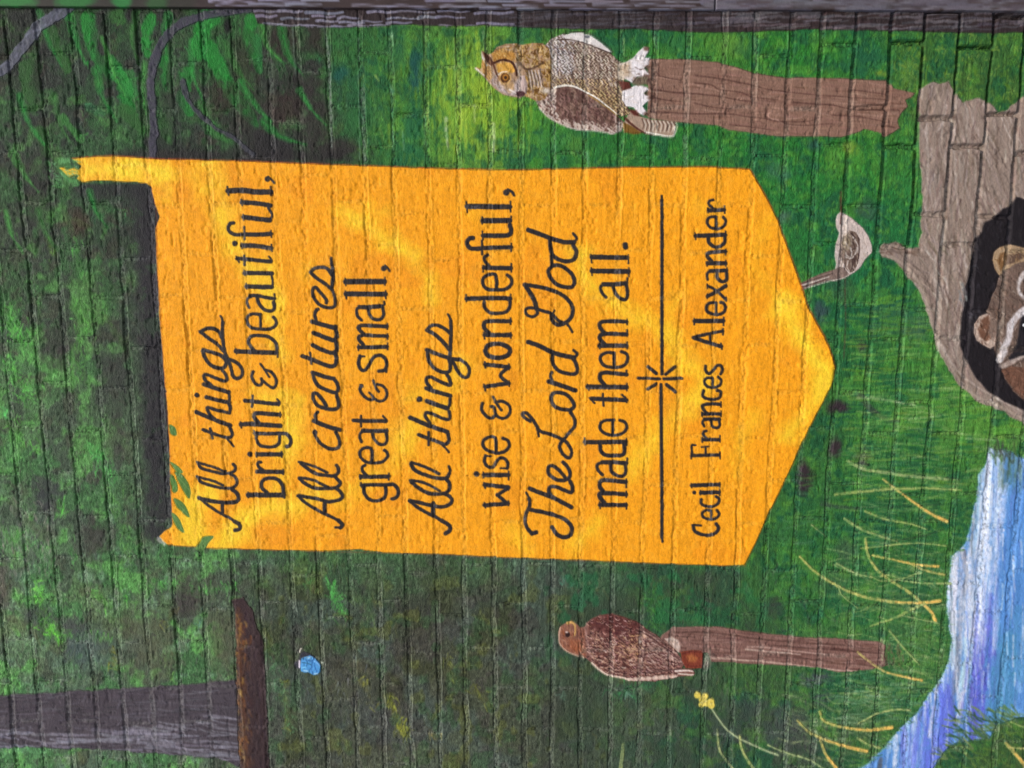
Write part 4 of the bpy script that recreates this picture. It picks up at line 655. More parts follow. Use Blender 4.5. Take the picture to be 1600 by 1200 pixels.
# each entry: word -> list of (frame, "width:x,y x,y ...|...")
WORDS = [
('All', 'script word at the head of the banner, first line', [(A_, "20:80,835 180,915 270,970 340,1010 400,1048|30:400,1048 445,1080 445,1118 405,1130|30:65,828 150,850 280,868 380,870 425,855 435,825 420,785 380,750|26:286,870 286,975|18:45,628 130,650 220,675 290,710|22:50,630 90,680 180,712 290,735 370,735 412,708 420,668 390,622 350,600|18:45,492 130,518 220,545 310,582|22:50,495 90,548 180,576 300,600 380,585 405,560 402,530 385,512")]),
('things', 'script word ending the first line', [(A_, "24:105,187 180,215 300,258 350,262 376,238 365,195 345,155|12:330,275 360,310 388,345|20:172,178 185,215 192,268|32:40,20 120,55 200,88 355,148|24:205,88 170,45 150,5"), (B_, "24:150,1145 150,1118 230,1142 350,1172|26:350,1172 358,1120 345,1090|30:138,1022 240,1050 345,1075|38:48,1003|32:112,902 180,925 290,962 345,978|20:345,978 350,1030 345,1070|24:185,915 130,870 112,825 140,812 240,850 300,872 330,855 312,805 285,775|28:100,590 130,665 180,722 250,752 305,740 322,690 290,645 220,612 105,580|26:220,612 340,665 420,700 468,755 470,815 432,848 390,830 370,765 345,680 312,610 292,500 286,400 290,320|14:290,320 282,285 268,262|28:82,410 140,380 200,380 255,415 280,465|26:80,408 150,465 230,522 295,590")]),
('bright', 'first word of the second line', [(A_, "38:525,800 860,800|12:526,778 526,822|12:868,775 868,825|28:705,775 660,735 652,690 680,652 740,640 800,652 845,700 857,750 852,790|32:608,580 850,583|22:685,578 635,545 616,512 628,490 645,492|10:856,562 856,606|34:610,418 838,418|8:604,400 604,440|8:842,392 842,445|42:542,418|28:585,222 700,227 830,222 888,232 922,272 925,312 905,343 885,346|24:602,218 605,282 640,333 700,348 770,345 815,315 822,270 820,232|10:578,198 592,245|36:458,138 560,135 828,152|10:455,118 462,170|32:625,128 588,85 582,52 610,32 700,38 825,48|8:828,25 828,68"), (B_, "30:495,1055 600,1066 770,1085 815,1080|16:568,1012 562,1112|12:798,1042 825,1072 812,1102")]),
('&', 'small ampersand on the second line', [(B_, "14:640,712 680,765 722,832|20:690,770 740,785 785,845 790,900 762,935 715,912 665,868|22:572,785 560,830 588,888 632,912 658,880 650,850")]),
('beautiful,', 'long word ending the second line', [(B_, "36:412,592 560,600 790,608|10:410,572 418,615|26:585,592 540,535 528,490 560,450 640,445 720,460 780,510 795,560 790,600|8:802,590 802,648|24:640,248 560,245 518,275 520,330 560,372 640,385 720,385 778,355 787,312 762,272|20:642,380 642,300 636,252|26:545,72 600,70 700,90 772,100|20:565,72 522,98 516,140 535,182|26:612,98 628,150 680,203 740,215 770,188 765,130|10:772,58 775,100"), (C_, "36:510,1125 620,1130 745,1130|8:506,1098 510,1148|14:750,1128 757,1080 745,1028|34:492,1000 620,1000 748,1004|8:488,978 492,1020|30:420,862 520,870 650,885 738,892|14:490,838 492,926|12:748,892 740,868 720,845|10:412,845 440,898|36:470,742 600,745 742,768|8:744,732 748,795|8:462,722 468,770|42:400,722|34:738,632 600,640 490,636|26:490,638 400,638 350,610 340,570 358,535 388,530|14:490,568 490,682|8:740,602 743,665|38:483,475 600,490 728,505|36:465,338 600,345 735,368|18:735,500 748,450 715,388|8:460,312 470,368|8:478,452 484,505|44:340,230 480,225 600,240 738,240|10:332,192 345,268|10:738,192 740,270|46:708,118|12:715,98 750,130 770,155")]),
('All', 'script word opening the third line', [(D_, "22:40,810 100,868 180,920 260,965 340,1000 410,1036|30:410,1036 450,1078 432,1105|14:432,1105 385,1102|26:35,806 130,820 240,842 320,862 420,845 450,812 430,770 395,738|32:285,862 285,950|20:42,640 150,652 240,690 310,722|26:50,650 100,692 190,735 300,737 390,730 432,690 400,650 385,628|18:42,490 130,515 220,547 310,590|26:60,502 120,550 200,600 300,615 370,620 410,590 412,550 395,522")]),
('creatures', 'script word ending the third line', [(D_, "26:195,215 200,250 240,310 310,360 380,368 420,340 420,280 388,210|44:192,212|34:182,105 240,130 320,160 425,190|24:205,100 195,52 218,22"), (E_, "28:300,805 262,745 212,692 178,690 178,740 220,800 300,830 380,835 415,810 412,765 392,680|32:170,490 280,530 370,550|28:178,508 188,562 232,622 312,660 385,680 412,645 400,590 368,548|32:72,338 150,365 260,410 340,435 380,420 395,370 385,315|16:145,308 160,412|32:170,235 260,280 350,308 392,288 398,250 388,200|34:180,120 280,160 365,190|28:365,190 397,160 392,110 385,60"), (F_, "36:168,675 250,700 385,735|24:205,668 190,612 205,568 222,558|24:385,735 396,790 385,830|24:300,500 298,470 250,410 198,355 170,380 182,450 240,520 320,545 375,530 382,470 362,400 348,360|22:345,80 354,170|28:354,170 362,260 350,350|26:150,215 192,175 270,165 320,190 350,240|26:150,212 210,270 290,322 348,375")]),
('great', 'first word of the fourth line', [(D_, "28:630,710 750,705 870,705 930,702 970,750 970,800 942,830 915,836|26:650,722 655,780 700,840 770,855 835,832 858,780 852,720|10:622,688 632,730|32:620,630 750,630 882,626|22:685,622 645,582 635,542 662,520|10:884,600 884,658|8:612,612 618,650|22:722,488 726,420 720,370 688,355 640,365 615,400 625,450 680,490 760,500 830,485 872,440 866,400 843,380|22:730,488 728,385|32:640,197 720,200 862,200|20:662,195 620,220 614,262 630,302|22:730,212 745,270 790,320 840,325 867,290 862,222|8:866,180 866,225|30:555,100 650,105 858,108|14:625,58 625,158|12:828,60 860,92")]),
('&', 'small ampersand on the fourth line', [(E_, "18:738,568 768,640 790,672|20:775,602 830,620 866,680 852,740 800,762 752,738 722,700|22:622,612 618,660 660,720 715,748 745,738|34:628,618|12:722,700 700,680")]),
('small,', 'word ending the fourth line', [(F_, "26:612,1000 600,1060 620,1120 660,1130 700,1080 742,1010 800,990 850,1020 866,1080 842,1130 790,1140|12:612,998 655,1000|20:862,1085 860,1142|32:602,915 740,915 868,910|8:600,892 600,945|8:873,878 873,938|28:645,893 608,850 602,822 640,802 740,806 868,812|30:645,790 608,750 602,726 640,710 740,715 866,720|8:872,790 872,840|8:870,695 870,745|34:610,538 700,540 800,530|14:800,530 842,515 838,490|22:625,533 585,560 590,620 628,662|24:690,550 705,610 740,650 800,655 836,610 826,540|42:484,415 850,418|8:478,388 488,462|8:856,388 856,458|44:482,300 842,300|8:476,272 482,335|8:848,262 848,332|46:838,175|12:850,150 880,178 892,202")]),
('All', 'script word opening the fifth line', [(G_, "24:65,855 130,910 220,965 290,1000 360,1040|32:360,1040 430,1085 437,1130 395,1162|28:60,850 150,870 280,900 360,912 430,890 457,850 430,812 390,790|32:280,880 280,990|20:65,665 150,675 240,705 340,762|28:75,678 150,740 250,785 380,787 430,750 432,690 400,650|22:75,498 150,518 240,553 335,602|28:72,510 110,570 200,610 300,640 400,642 432,600|18:432,600 440,570 428,532")]),
('things', 'script word ending the fifth line', [(G_, "28:145,235 220,265 330,305 392,325 427,290 420,230|14:368,335 400,365 428,398|18:238,212 238,332|34:65,75 170,120 280,165 412,208|24:250,125 208,65 215,28 270,40 350,75 420,92 437,60 430,15"), (H_, "36:222,1000 300,1030 415,1068|20:415,1068 435,1030 440,950|48:152,983|32:215,880 300,910 442,950|26:262,880 222,830 220,785 260,775 310,800 380,832 442,850 432,790 400,738|28:225,530 240,620 290,690 370,730 430,720 442,660 425,605|30:220,520 320,560 440,600 530,612|24:530,612 590,650 620,710 602,772 560,774 510,720 480,660 450,600|28:445,250 448,350 442,480 437,590|16:420,188 440,225 445,260|26:225,330 262,292 330,292 400,330 440,365|30:222,335 290,372 360,432 440,525")]),
('wise', 'first word of the sixth line', [(G_, "32:762,895 980,880|26:975,880 880,795|26:880,800 985,735|32:985,727 762,702|10:760,872 770,918|10:758,685 768,735|8:986,858 986,898|8:986,712 986,752|36:757,612 983,612|8:752,588 752,638|8:988,578 988,656|48:686,603|24:772,432 760,482 790,530 840,540 872,490 902,455 950,460 980,500 975,548|10:768,430 820,436|12:975,550 915,548|24:872,398 870,320 860,262 800,258 750,295 755,350 810,390 880,405 950,390 992,340 980,290 935,268")]),
('&', 'small ampersand on the sixth line', [(H_, "18:843,962 880,1030 920,1085|22:862,1010 930,1002 990,1040 1002,1100 970,1150 920,1160 870,1130 852,1062 825,1050|24:742,1022 735,1080 780,1140 830,1160 862,1130")]),
('wonderful,', 'long word ending the sixth line', [(P_, "32:228,985 450,952|26:450,952 370,880 450,800|32:450,800 228,777|12:218,965 230,1022|10:222,752 230,808|8:452,930 452,980|8:452,772 452,825|36:228,648 255,600 345,582 430,605 462,648 430,695 345,715 255,695 228,648|34:222,500 340,500 462,500|32:262,482 220,435 218,390 250,372 340,370 462,372|10:216,478 222,538|8:468,478 468,528|8:468,342 468,398|36:54,160 340,155 462,160|8:48,122 50,185|8:468,118 468,195|26:218,188 222,240 270,290 340,297 420,285 457,240 462,192"), (I_, "26:455,1018 455,950 440,893 380,895 330,930 330,990 370,1030 450,1037 540,1030 592,985 590,930 555,898|36:335,830 588,835|24:395,823 348,772 340,732 372,712|8:592,792 592,870|8:328,810 330,868|34:588,638 400,642 240,652 190,630 180,585 205,555 235,552|14:318,578 320,704|8:592,602 592,678|36:330,528 450,530 560,525 592,490 580,430|44:328,390 578,387|8:320,355 320,420|8:320,488 328,566|10:592,350 588,402|42:180,255 578,260|8:172,212 180,310|8:584,210 588,305|52:545,125|16:560,96 600,120 618,152")]),
('The', 'large script word opening the seventh line', [(J_, "12:68,738 95,790|26:95,790 100,830 95,870 68,930 60,1000 80,1060 120,1105|32:120,1105 158,1095|30:105,892 220,915 330,945 420,985 475,1050 462,1120 400,1140 340,1110 300,1050|32:100,705 200,745 320,790 472,872|28:305,790 272,735 280,692 340,690 400,715 470,738 482,690 460,640|26:420,610 360,540 300,500 265,520 275,580 340,625 410,630 455,602 457,550 430,502 398,470")]),
('Lord', 'large script word in the seventh line', [(J_, "24:105,102 55,72 35,38 70,30 120,80 160,140 190,190 290,222 402,272 450,320 475,380 455,430 410,410 375,360 370,310 402,268 450,210 500,150 502,90 470,30|14:165,170 182,238"), (K_, "28:490,930 480,905 420,900 340,870 308,810 320,752 380,740 450,760 500,810 522,870 485,905|36:284,635 360,660 532,720|22:315,630 300,580 312,550|36:90,265 200,305 320,365 430,395 520,412|18:520,412 552,380 515,342|28:320,390 320,460 370,530 450,560 530,565 552,520 530,450 510,420")]),
('God', 'large script word ending the seventh line', [(L_, "30:60,570 150,582 280,610 400,660 480,730 510,800 490,880 430,930 370,945 322,912 308,862|36:60,570 112,650 150,720 172,800|22:172,792 100,785 65,810 80,850 130,870 175,842 172,795|24:180,800 250,820 310,840 370,902 430,930|16:450,930 480,968 505,1012|12:338,812 310,850|30:310,400 280,440 300,500 350,560 430,590 500,590 525,540 500,470 430,410 370,385 320,392|36:90,55 200,95 320,140 430,170 520,170|18:520,170 545,135 512,88|32:295,140 300,220 320,290 370,330 450,350 520,330 542,260 515,200|26:310,290 312,390")]),
('made', 'first word of the eighth line', [(J_, "32:728,850 850,850 958,850|32:765,830 728,782 732,748 850,748 958,755|30:760,735 727,690 732,642 770,630 850,635 958,643|8:724,828 730,882|8:962,832 962,886|8:962,728 962,782|8:962,618 962,692|32:745,470 850,470 962,475|22:755,467 705,490 710,540 750,580|24:822,490 830,550 880,588 935,590 957,550 952,482|10:970,435 966,490|34:595,290 740,290 958,286|8:588,252 596,312|8:964,258 964,318|28:727,312 737,370 780,405 860,410 930,400 947,360 942,312|22:850,92 780,95 735,120 730,170 770,210 850,230 930,210 966,160 950,112 905,95|20:842,225 842,98")]),
('them', 'middle word of the eighth line', [(K_, "34:685,797 760,800 900,805 1008,812|14:790,752 796,862|12:1012,828 1002,790 970,760|12:668,790 712,838|38:650,685 1012,690|8:645,662 660,718|8:1016,655 1016,722|32:808,668 768,620 766,572 810,552 900,560 1012,570|10:1012,532 1008,578|24:895,368 830,365 777,390 770,440 810,490 900,505 980,490 1020,440 1015,380 965,355|24:897,495 895,370|36:760,300 1012,300|32:805,285 764,240 768,202 830,190 1012,195|30:805,180 764,130 768,86 830,72 1012,75|8:1018,268 1018,328|8:1018,152 1018,212|8:1018,52 1018,102|8:756,278 762,328")]),
('all.', 'last word of the eighth line', [(L_, "36:795,565 900,565 1005,555|22:808,558 770,590 780,640 820,688|26:885,580 910,650 960,700 1010,702 1022,640 1010,570|12:1022,508 1018,560|40:690,440 1030,445|8:682,412 690,482|8:1036,412 1036,492|38:686,310 1020,315|8:678,288 686,362|8:1030,288 1030,368|42:1000,195 1004,217")]),
('Cecil', 'small first name in the line under the rule', [(M_, "24:532,1035 545,1082 600,1112 680,1120 738,1092 756,1052 735,1018|12:525,1030 602,1035|18:690,900 640,900 610,930 630,965 690,980 740,965 762,930 742,898|14:692,975 692,905|20:602,800 605,840 650,862 710,862 755,832 762,795 735,775|30:598,740 762,738|28:540,740|28:518,675 762,670|7:514,660 518,696|7:768,652 768,692|7:768,712 768,768|7:592,722 594,758")]),
('Frances', 'middle name in the line under the rule', [(M_, "24:518,410 762,405|14:522,408 518,325 552,318|14:642,408 642,332|8:605,334 664,330|7:771,382 771,438|7:512,392 512,438|26:618,268 762,268|18:658,262 620,222 625,195 648,190|7:770,232 770,290|7:610,250 612,290|26:630,85 765,85|16:640,80 612,110 628,148|20:690,95 700,145 740,163 767,140 762,95"), (N_, "26:613,1010 772,1010|24:645,1000 615,955 622,930 690,920 772,925|7:778,985 778,1032|7:778,902 778,948|7:608,995 610,1030|20:622,802 615,850 660,875 720,880 770,860 777,812 745,800|18:703,688 650,690 630,720 650,760 710,775 765,755 782,712 755,680|16:706,770 706,692|20:642,582 640,620 670,650 710,620 742,580 780,580 792,620 775,655|7:636,578 636,608")]),
('Alexander', 'surname ending the line under the rule', [(N_, "22:535,325 640,300 795,270|28:535,330 640,365 782,408|16:682,290 682,380|8:798,248 798,302|8:778,380 788,432|34:545,180 797,180|7:538,158 540,215|7:804,148 802,220"), (O_, "22:737,988 680,990 650,1020 660,1070 740,1095 800,1075 822,1030 800,990 775,985|18:737,1090 737,992|18:660,838 740,880 822,962|28:658,930 740,890 822,838|7:655,822 655,862|7:655,910 655,950|7:826,822 826,852|7:826,940 826,975|28:680,705 828,700|16:685,702 655,730 658,782|24:740,715 750,770 790,800 830,780 827,710|8:832,678 832,712|32:660,635 818,635|28:695,620 660,580 665,547 730,535 818,530|7:823,512 823,562|7:823,612 823,662|7:652,620 654,660|32:552,392 815,382|7:546,366 552,424|7:820,348 820,402|26:665,402 670,450 720,490 770,485 810,450 814,397|20:737,222 680,225 655,260 675,310 740,330 800,310 822,260 800,225|18:737,325 737,228|30:668,165 806,160|18:715,155 670,110 675,80 708,72|7:812,122 812,188|7:660,145 662,185")]),
]
MARKS = [('rule_line', 'thin black rule above the name', [((0,0,1), "4.2:1034,312 1034,420 1034,480 1034,584|4.2:1032.5,601 1033,680 1034,760 1034,840|2.4:1034,306 1034,314|2.4:1034,838 1035,846")]),
         ('starburst', 'small six-rayed star on the black rule', [(N_, "20:40,690 130,692 230,697|22:268,695 350,694 430,692|24:128,588 200,648|24:285,655 368,588|24:125,788 200,742|24:292,748 372,812")])]
INK = []
for nm, desc, fr in WORDS+MARKS:
    segs = []
    for (ox, oy, sc), txt in fr:
        for st_ in txt.split('|'):
            w, pp = st_.split(':')
            q = np.array([[float(v) for v in t.split(',')] for t in pp.split(' ')])
            q = q/sc+np.array([ox, oy])
            q = cr(q, 5) if len(q) > 2 else q
            segs.append((q, float(w)/sc))
    lo = np.min([q.min(0) for q, w in segs], 0)-6; hi = np.max([q.max(0) for q, w in segs], 0)+6
    INK.append((nm, desc, segs, lo, hi))
def ink_sdf(X, Y, segs, grow=0.0):
    d = np.full(X.shape, 99., np.float32)
    for q, w in segs:
        r = w/2+4
        m = (X > q[:, 0].min()-r) & (X < q[:, 0].max()+r) & (Y > q[:, 1].min()-r) & (Y < q[:, 1].max()+r)
        if not m.any(): continue
        v = seg_sdf(X[m], Y[m], q, w, w); d[m] = np.minimum(d[m], v)
    return d+fbm(X/3.2, Y/3.2, 301, 2)*.45-grow
for nm, desc, segs, lo, hi in INK:
    s = bbox(lo[0], lo[1], hi[0], hi[1])
    d = ink_sdf(XX[s], YY[s], segs, .5)
    mixin(s, (176,130,70), np.clip(.5-(d-.6)/1.4, 0, 1)*.35)
    wear = np.clip(1-.55*sst(.25, .6, N['f'][s]+.5*N['s'][s]), 0, 1)
    mixin(s, (44,42,46), np.clip(.5-d/1.1, 0, 1)*(.80+.18*wear))
C = 255*(np.clip(C, 3, 252)/255)**1.08

# ------------------------------------------------------------------ the wall's relief
y2 = [25,72,125,178,228,276,325,372,425,470,516,567,612,667,717,764,813,865,915,969,1021,1072,1127,1176,1231,1277,1329,1385,1435,1488,1540,1590]
y6 = [62,107,155,203,251,298,346,391,444,487,536,583,627,677,722,769,817,864,911,962,1011,1060,1115,1162,1209,1255,1303,1354,1404,1456,1505,1556]
JA, JS = [], []
for p, q in zip(y2, y6):
    a1, b1 = unproj(p, 200); a2, b2 = unproj(q, 600)
    s_ = float((a2-a1)/(b2-b1))*.5; am = float(a1+a2)/2; bm = float(b1+b2)/2
    JA.append(am-s_*bm); JS.append(s_)
rp = (JA[-1]-JA[0])/(len(JA)-1)
r2 = random.Random(3)
NX = 13                                     # further courses above and below the photo
for i in range(NX):
    JA.insert(0, JA[0]-rp+r2.uniform(-.002, .002)); JS.insert(0, 0); JA.append(JA[-1]+rp+r2.uniform(-.002, .002)); JS.append(0)
JA = np.array(JA); JS = np.array(JS); NC = len(JA)-1
KNOWN = {2: (130,168), 9: (490,116), 8: (447,193), 13: (697,408), 12: (640,480), 0: (75,462), 4: (263,465), 5: (306,400), 11: (617,938), 27: (1410,70), 28: (1462,180), 29: (1515,73), 30: (1568,182)}
BL = .203
PH = []
for k in range(NC):
    kk = k-NX
    if kk in KNOWN: bb = float(unproj(*KNOWN[kk])[1])
    else: bb = float(unproj(700, 168 if kk % 2 == 0 else 240)[1])+r2.uniform(-.012, .012)
    PH.append(bb)
PH = np.array(PH)
HJ = np.random.RandomState(5).uniform(-.007, .007, (NC, 64))
WEAR_HIGHLIGHT = [None, None]
def relief(a, b):
    """height of the wall surface (m, + towards the viewer), brick number and joint mask at (a,b)"""
    aw = a+.0024*vnoise(b/.09, a/.05, 201)+.0013*vnoise(b/.022, a/.03, 202)+.0006*vnoise(b/.008, a/.03, 220)
    k = np.zeros(a.shape, np.int64)-1; up_ = np.full(a.shape, 9., np.float32); dn = np.full(a.shape, 9., np.float32)
    for i in range(NC+1):
        li = JA[i]+JS[i]*b; m = aw >= li
        k[m] = i; up_ = np.where(m, aw-li, up_)
    kc = np.clip(k, 0, NC-1)
    dn = JA[kc+1]+JS[kc+1]*b-aw
    bw = b+.0016*vnoise(a/.02, b/.05, 203)
    t = (bw-PH[kc])/BL; m0 = np.floor(t).astype(np.int64)
    def hj(m): return PH[kc]+m*BL+HJ[kc, (m+30) & 63]
    m1 = np.where(bw < hj(m0), m0-1, np.where(bw >= hj(m0+1), m0+1, m0))
    dl = bw-hj(m1); dr = hj(m1+1)-bw
    px, py = proj(a, b)
    # how open each joint is: deep and raked near the wall's right end and low down, choked with paint elsewhere
    deep = sst(1200, 1500, px)*sst(560, 40, py)*.85+.15*sst(1150, 1500, px)*sst(900, 400, py)
    lowr = sst(380, 60, px)*.5
    hw = .0060-.0016*deep+.0014*fbm(b/.04, a/.02, 204, 3)-.0014*deep
    hw2 = .0050+.0016*fbm(b/.03, a/.03, 205, 2)
    db = np.minimum(up_, dn)-hw; dh = np.minimum(dl, dr)-hw2
    e = np.minimum(db, dh)
    filled = fbm(b/.11, a/.05, 206, 3)
    dep = .0015+.0017*filled+.0120*deep+.0010*lowr
    dep = np.maximum(dep, .0004)
    onb = sst(255, 285, py)*sst(880, 850, py)*sst(250, 280, px)*sst(1250, 1200, px)
    dep = dep*(1-.30*onb)
    head = sst(0, .002, db-dh)
    dep = dep*(1-.25*head*(1-deep))
    prof = sst(-.0016, .0006, e)            # 0 in the joint, 1 on the brick
    sj = np.where(up_ < dn, up_, -dn)        # across the bed joint, + below its middle
    pres = sst(-.10, .32, fbm(b/.05, a/.03, 215, 3)+.04+.5*deep)*(.45+.55*sst(-.3, .3, vnoise(b/.16, a/.06, 219)))
    pres2 = sst(-.05, .4, fbm(b/.07, a/.03, 216, 2)+.1)
    groove = np.exp(-((sj+hw-.0010)/.0013)**2)*(.0026+.002*deep)*pres
    lip = np.exp(-((sj-hw-.0004)/.0014)**2)*.0014*pres2+np.exp(-((sj+hw+.0016)/.0016)**2)*.0004*pres2
    hs = np.minimum(dl, dr); groove = groove+np.exp(-((hs-hw2+.0010)/.0013)**2)*.0016*(up_ > hw)*(dn > hw)*sst(-.2, .2, fbm(a/.03, b/.03, 223, 2))
    rim = lip-groove
    bid = kc*64+((m1+30) & 63)
    rs = np.random.RandomState(17); off = rs.uniform(-.0009, .0009, NC*64+64); ta = rs.uniform(-.010, .010, NC*64+64); tb = rs.uniform(-.003, .003, NC*64+64)
    face = off[bid]+ta[bid]*(up_-.034)+tb[bid]*(dl-.1)
    face = face+.00040*fbm(a/.006, b/.022, 207, 3)+(.00036-.00020*onb)*fbm(a/.004, b/.005, 208, 2)*(.5+.9*sst(-.2, .3, fbm(a/.10, b/.12, 224, 2)))+(.0007-.0003*onb)*np.exp(-(fbm(a/.011, b/.020, 217, 3)/.07)**2)*sst(-.1, .3, fbm(a/.08, b/.08, 218, 2))+.0006*np.exp(-(fbm(a/.012, b/.13, 225, 2)/.05)**2)*sst(-.05, .3, fbm(a/.06, b/.09, 226, 2))+.0009*fbm(a/.03, b/.06, 209, 2)
    crack = np.exp(-(fbm(a/.018, b/.06, 210, 3)/.035)**2)*sst(.05, .3, fbm(a/.05, b/.05, 211, 2)); face = face-.0007*crack
    face = face-.0016*sst(.42, .6, fbm(a/.012, b/.014, 212, 2))
    mort = -dep+.0021*fbm(a/.006, b/.008, 213, 3)+.0010*fbm(a/.0035, b/.005, 214, 1)
    h = mort*(1-prof)+face*prof+rim
    crk = np.exp(-(fbm(a/.0055, b/.009, 221, 3)/.10)**2)
    WEAR_HIGHLIGHT[0] = np.clip(.9*pres2*np.exp(-((sj-hw+.0002)/.0020)**2)*(.3+.7*sst(-.2, .4, fbm(b/.03, a/.03, 222, 2)))+(1-prof)*(.55+.45*crk)*sst(-.5, .1, fbm(b/.08, a/.03, 227, 2)), 0, 1)*(1-.75*deep)  # first term: sky-lit lower lip put into colour; second: worn pale mortar
    WEAR_HIGHLIGHT[1] = np.clip((1-prof)*np.exp(-(fbm(a/.005, b/.008, 228, 3)/.08)**2), 0, 1)
    return h, bid, e < -.0010
STA, STB = .00142, .0029
a0, b0 = unproj(-14, -14)[0]-.03, unproj(800, -14)[1]-.03
cor = [unproj(x, y) for x in (-12, 1612) for y in (-12, 1212)]
AMIN, AMAX = min(float(c[0]) for c in cor)-.02, max(float(c[0]) for c in cor)+.02
BMIN, BMAX = float(unproj(800, 9)[1])-.045, max(float(c[1]) for c in cor)+.02
na, nb = int((AMAX-AMIN)/STA)+2, int((BMAX-BMIN)/STB)+2
av = AMIN+np.arange(na)*STA; bv = BMIN+np.arange(nb)*STB
GA, GB_ = np.meshgrid(av, bv, indexing='ij')
H, BID, JM = relief(GA, GB_)
PX, PY = proj(GA, GB_)
def samp(img, x, y):
    x = np.clip(x+MG, 0, CW-1.01); y = np.clip(y+MG, 0, CH-1.01)
    xi, yi = x.astype(int), y.astype(int); fx, fy = x-xi, y-yi
    if img.ndim == 3: fx, fy = fx[..., None], fy[..., None]
    return (img[yi, xi]*(1-fx)+img[yi, xi+1]*fx)*(1-fy)+(img[yi+1, xi]*(1-fx)+img[yi+1, xi+1]*fx)*fy
WR, WD = WEAR_HIGHLIGHT
CV = samp(C, PX, PY)
# sky highlight painted into worn lower joint lips, paint rubbed pale on the coarse mortar, grime caught in its pits
def rub_and_highlight(cc, w, wd):
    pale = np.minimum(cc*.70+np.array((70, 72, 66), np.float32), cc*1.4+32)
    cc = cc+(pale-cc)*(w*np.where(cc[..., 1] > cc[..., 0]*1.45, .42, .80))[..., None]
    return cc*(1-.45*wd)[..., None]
CV = rub_and_highlight(CV, WR, WD)
def tolin(c):
    c = np.clip(c/255, 0, 1); return np.where(c <= .04045, c/12.92, ((c+.055)/1.055)**2.4)
def hgt(a, b, H=None):
    H = globals()['H'] if H is None else H
    x = np.clip((a-AMIN)/STA, 0, na-1.01); y = np.clip((b-BMIN)/STB, 0, nb-1.01)
    xi, yi = x.astype(int), y.astype(int); fx, fy = x-xi, y-yi
    return (H[xi, yi]*(1-fx)+H[xi+1, yi]*fx)*(1-fy)+(H[xi, yi+1]*(1-fx)+H[xi+1, yi+1]*fx)*fy

# ------------------------------------------------------------------ material: masonry paint over rough brick
def paint_mat(name, rough=.62, spec=.35, bump=.35, scale=1.0):
    m = bpy.data.materials.new(name); m.use_nodes = True; nt = m.node_tree; nd = nt.nodes; lk = nt.links
    p = nd['Principled BSDF']; at = nd.new('ShaderNodeAttribute'); at.attribute_name = 'paint'
    tc = nd.new('ShaderNodeTexCoord')
    mp = nd.new('ShaderNodeMapping'); mp.inputs['Scale'].default_value = (scale*.55, 1, scale); lk.new(tc.outputs['Object'], mp.inputs[0])
    n1 = nd.new('ShaderNodeTexNoise'); n1.inputs['Scale'].default_value = 340; n1.inputs['Detail'].default_value = 4; n1.inputs['Roughness'].default_value = .65; lk.new(mp.outputs[0], n1.inputs['Vector'])
    n2 = nd.new('ShaderNodeTexNoise'); n2.inputs['Scale'].default_value = 120; n2.inputs['Detail'].default_value = 3; n2.inputs['Distortion'].default_value = 1.2; lk.new(mp.outputs[0], n2.inputs['Vector'])
    rg = nd.new('ShaderNodeMath'); rg.operation = 'ABSOLUTE'; sb = nd.new('ShaderNodeMath'); sb.operation = 'SUBTRACT'; sb.inputs[1].default_value = .5
    lk.new(n2.outputs[0], sb.inputs[0]); lk.new(sb.outputs[0], rg.inputs[0])
    ad = nd.new('ShaderNodeMath'); ad.operation = 'MULTIPLY_ADD'; ad.inputs[1].default_value = -2.2; lk.new(rg.outputs[0], ad.inputs[0]); lk.new(n1.outputs[0], ad.inputs[2])
    bp = nd.new('ShaderNodeBump'); bp.inputs['Strength'].default_value = bump; bp.inputs['Distance'].default_value = .0014; lk.new(ad.outputs[0], bp.inputs['Height']); lk.new(bp.outputs[0], p.inputs['Normal'])
    # fine pigment grain
    mr = nd.new('ShaderNodeMapRange'); mr.inputs[1].default_value = .3; mr.inputs[2].default_value = .7; mr.inputs[3].default_value = .88; mr.inputs[4].default_value = 1.12; lk.new(n1.outputs[0], mr.inputs[0])
    vm = nd.new('ShaderNodeVectorMath'); vm.operation = 'SCALE'; lk.new(at.outputs['Color'], vm.inputs[0]); lk.new(mr.outputs[0], vm.inputs['Scale']); lk.new(vm.outputs[0], p.inputs['Base Color'])
    r2_ = nd.new('ShaderNodeMapRange'); r2_.inputs[3].default_value = rough-.10; r2_.inputs[4].default_value = rough+.12; lk.new(n2.outputs[0], r2_.inputs[0]); lk.new(r2_.outputs[0], p.inputs['Roughness'])
    p.inputs['Specular IOR Level'].default_value = spec
    return m
M_WALL = paint_mat('painted_brick', .64, .13, .95)
M_MORT = paint_mat('painted_mortar', .70, .12, 1.0)
M_FILM = paint_mat('mural_paint', .62, .13, .55)
M_INK = paint_mat('black_sign_paint', .52, .12, .6)
M_PANEL = paint_mat('painted_metal', .45, .15, .08)

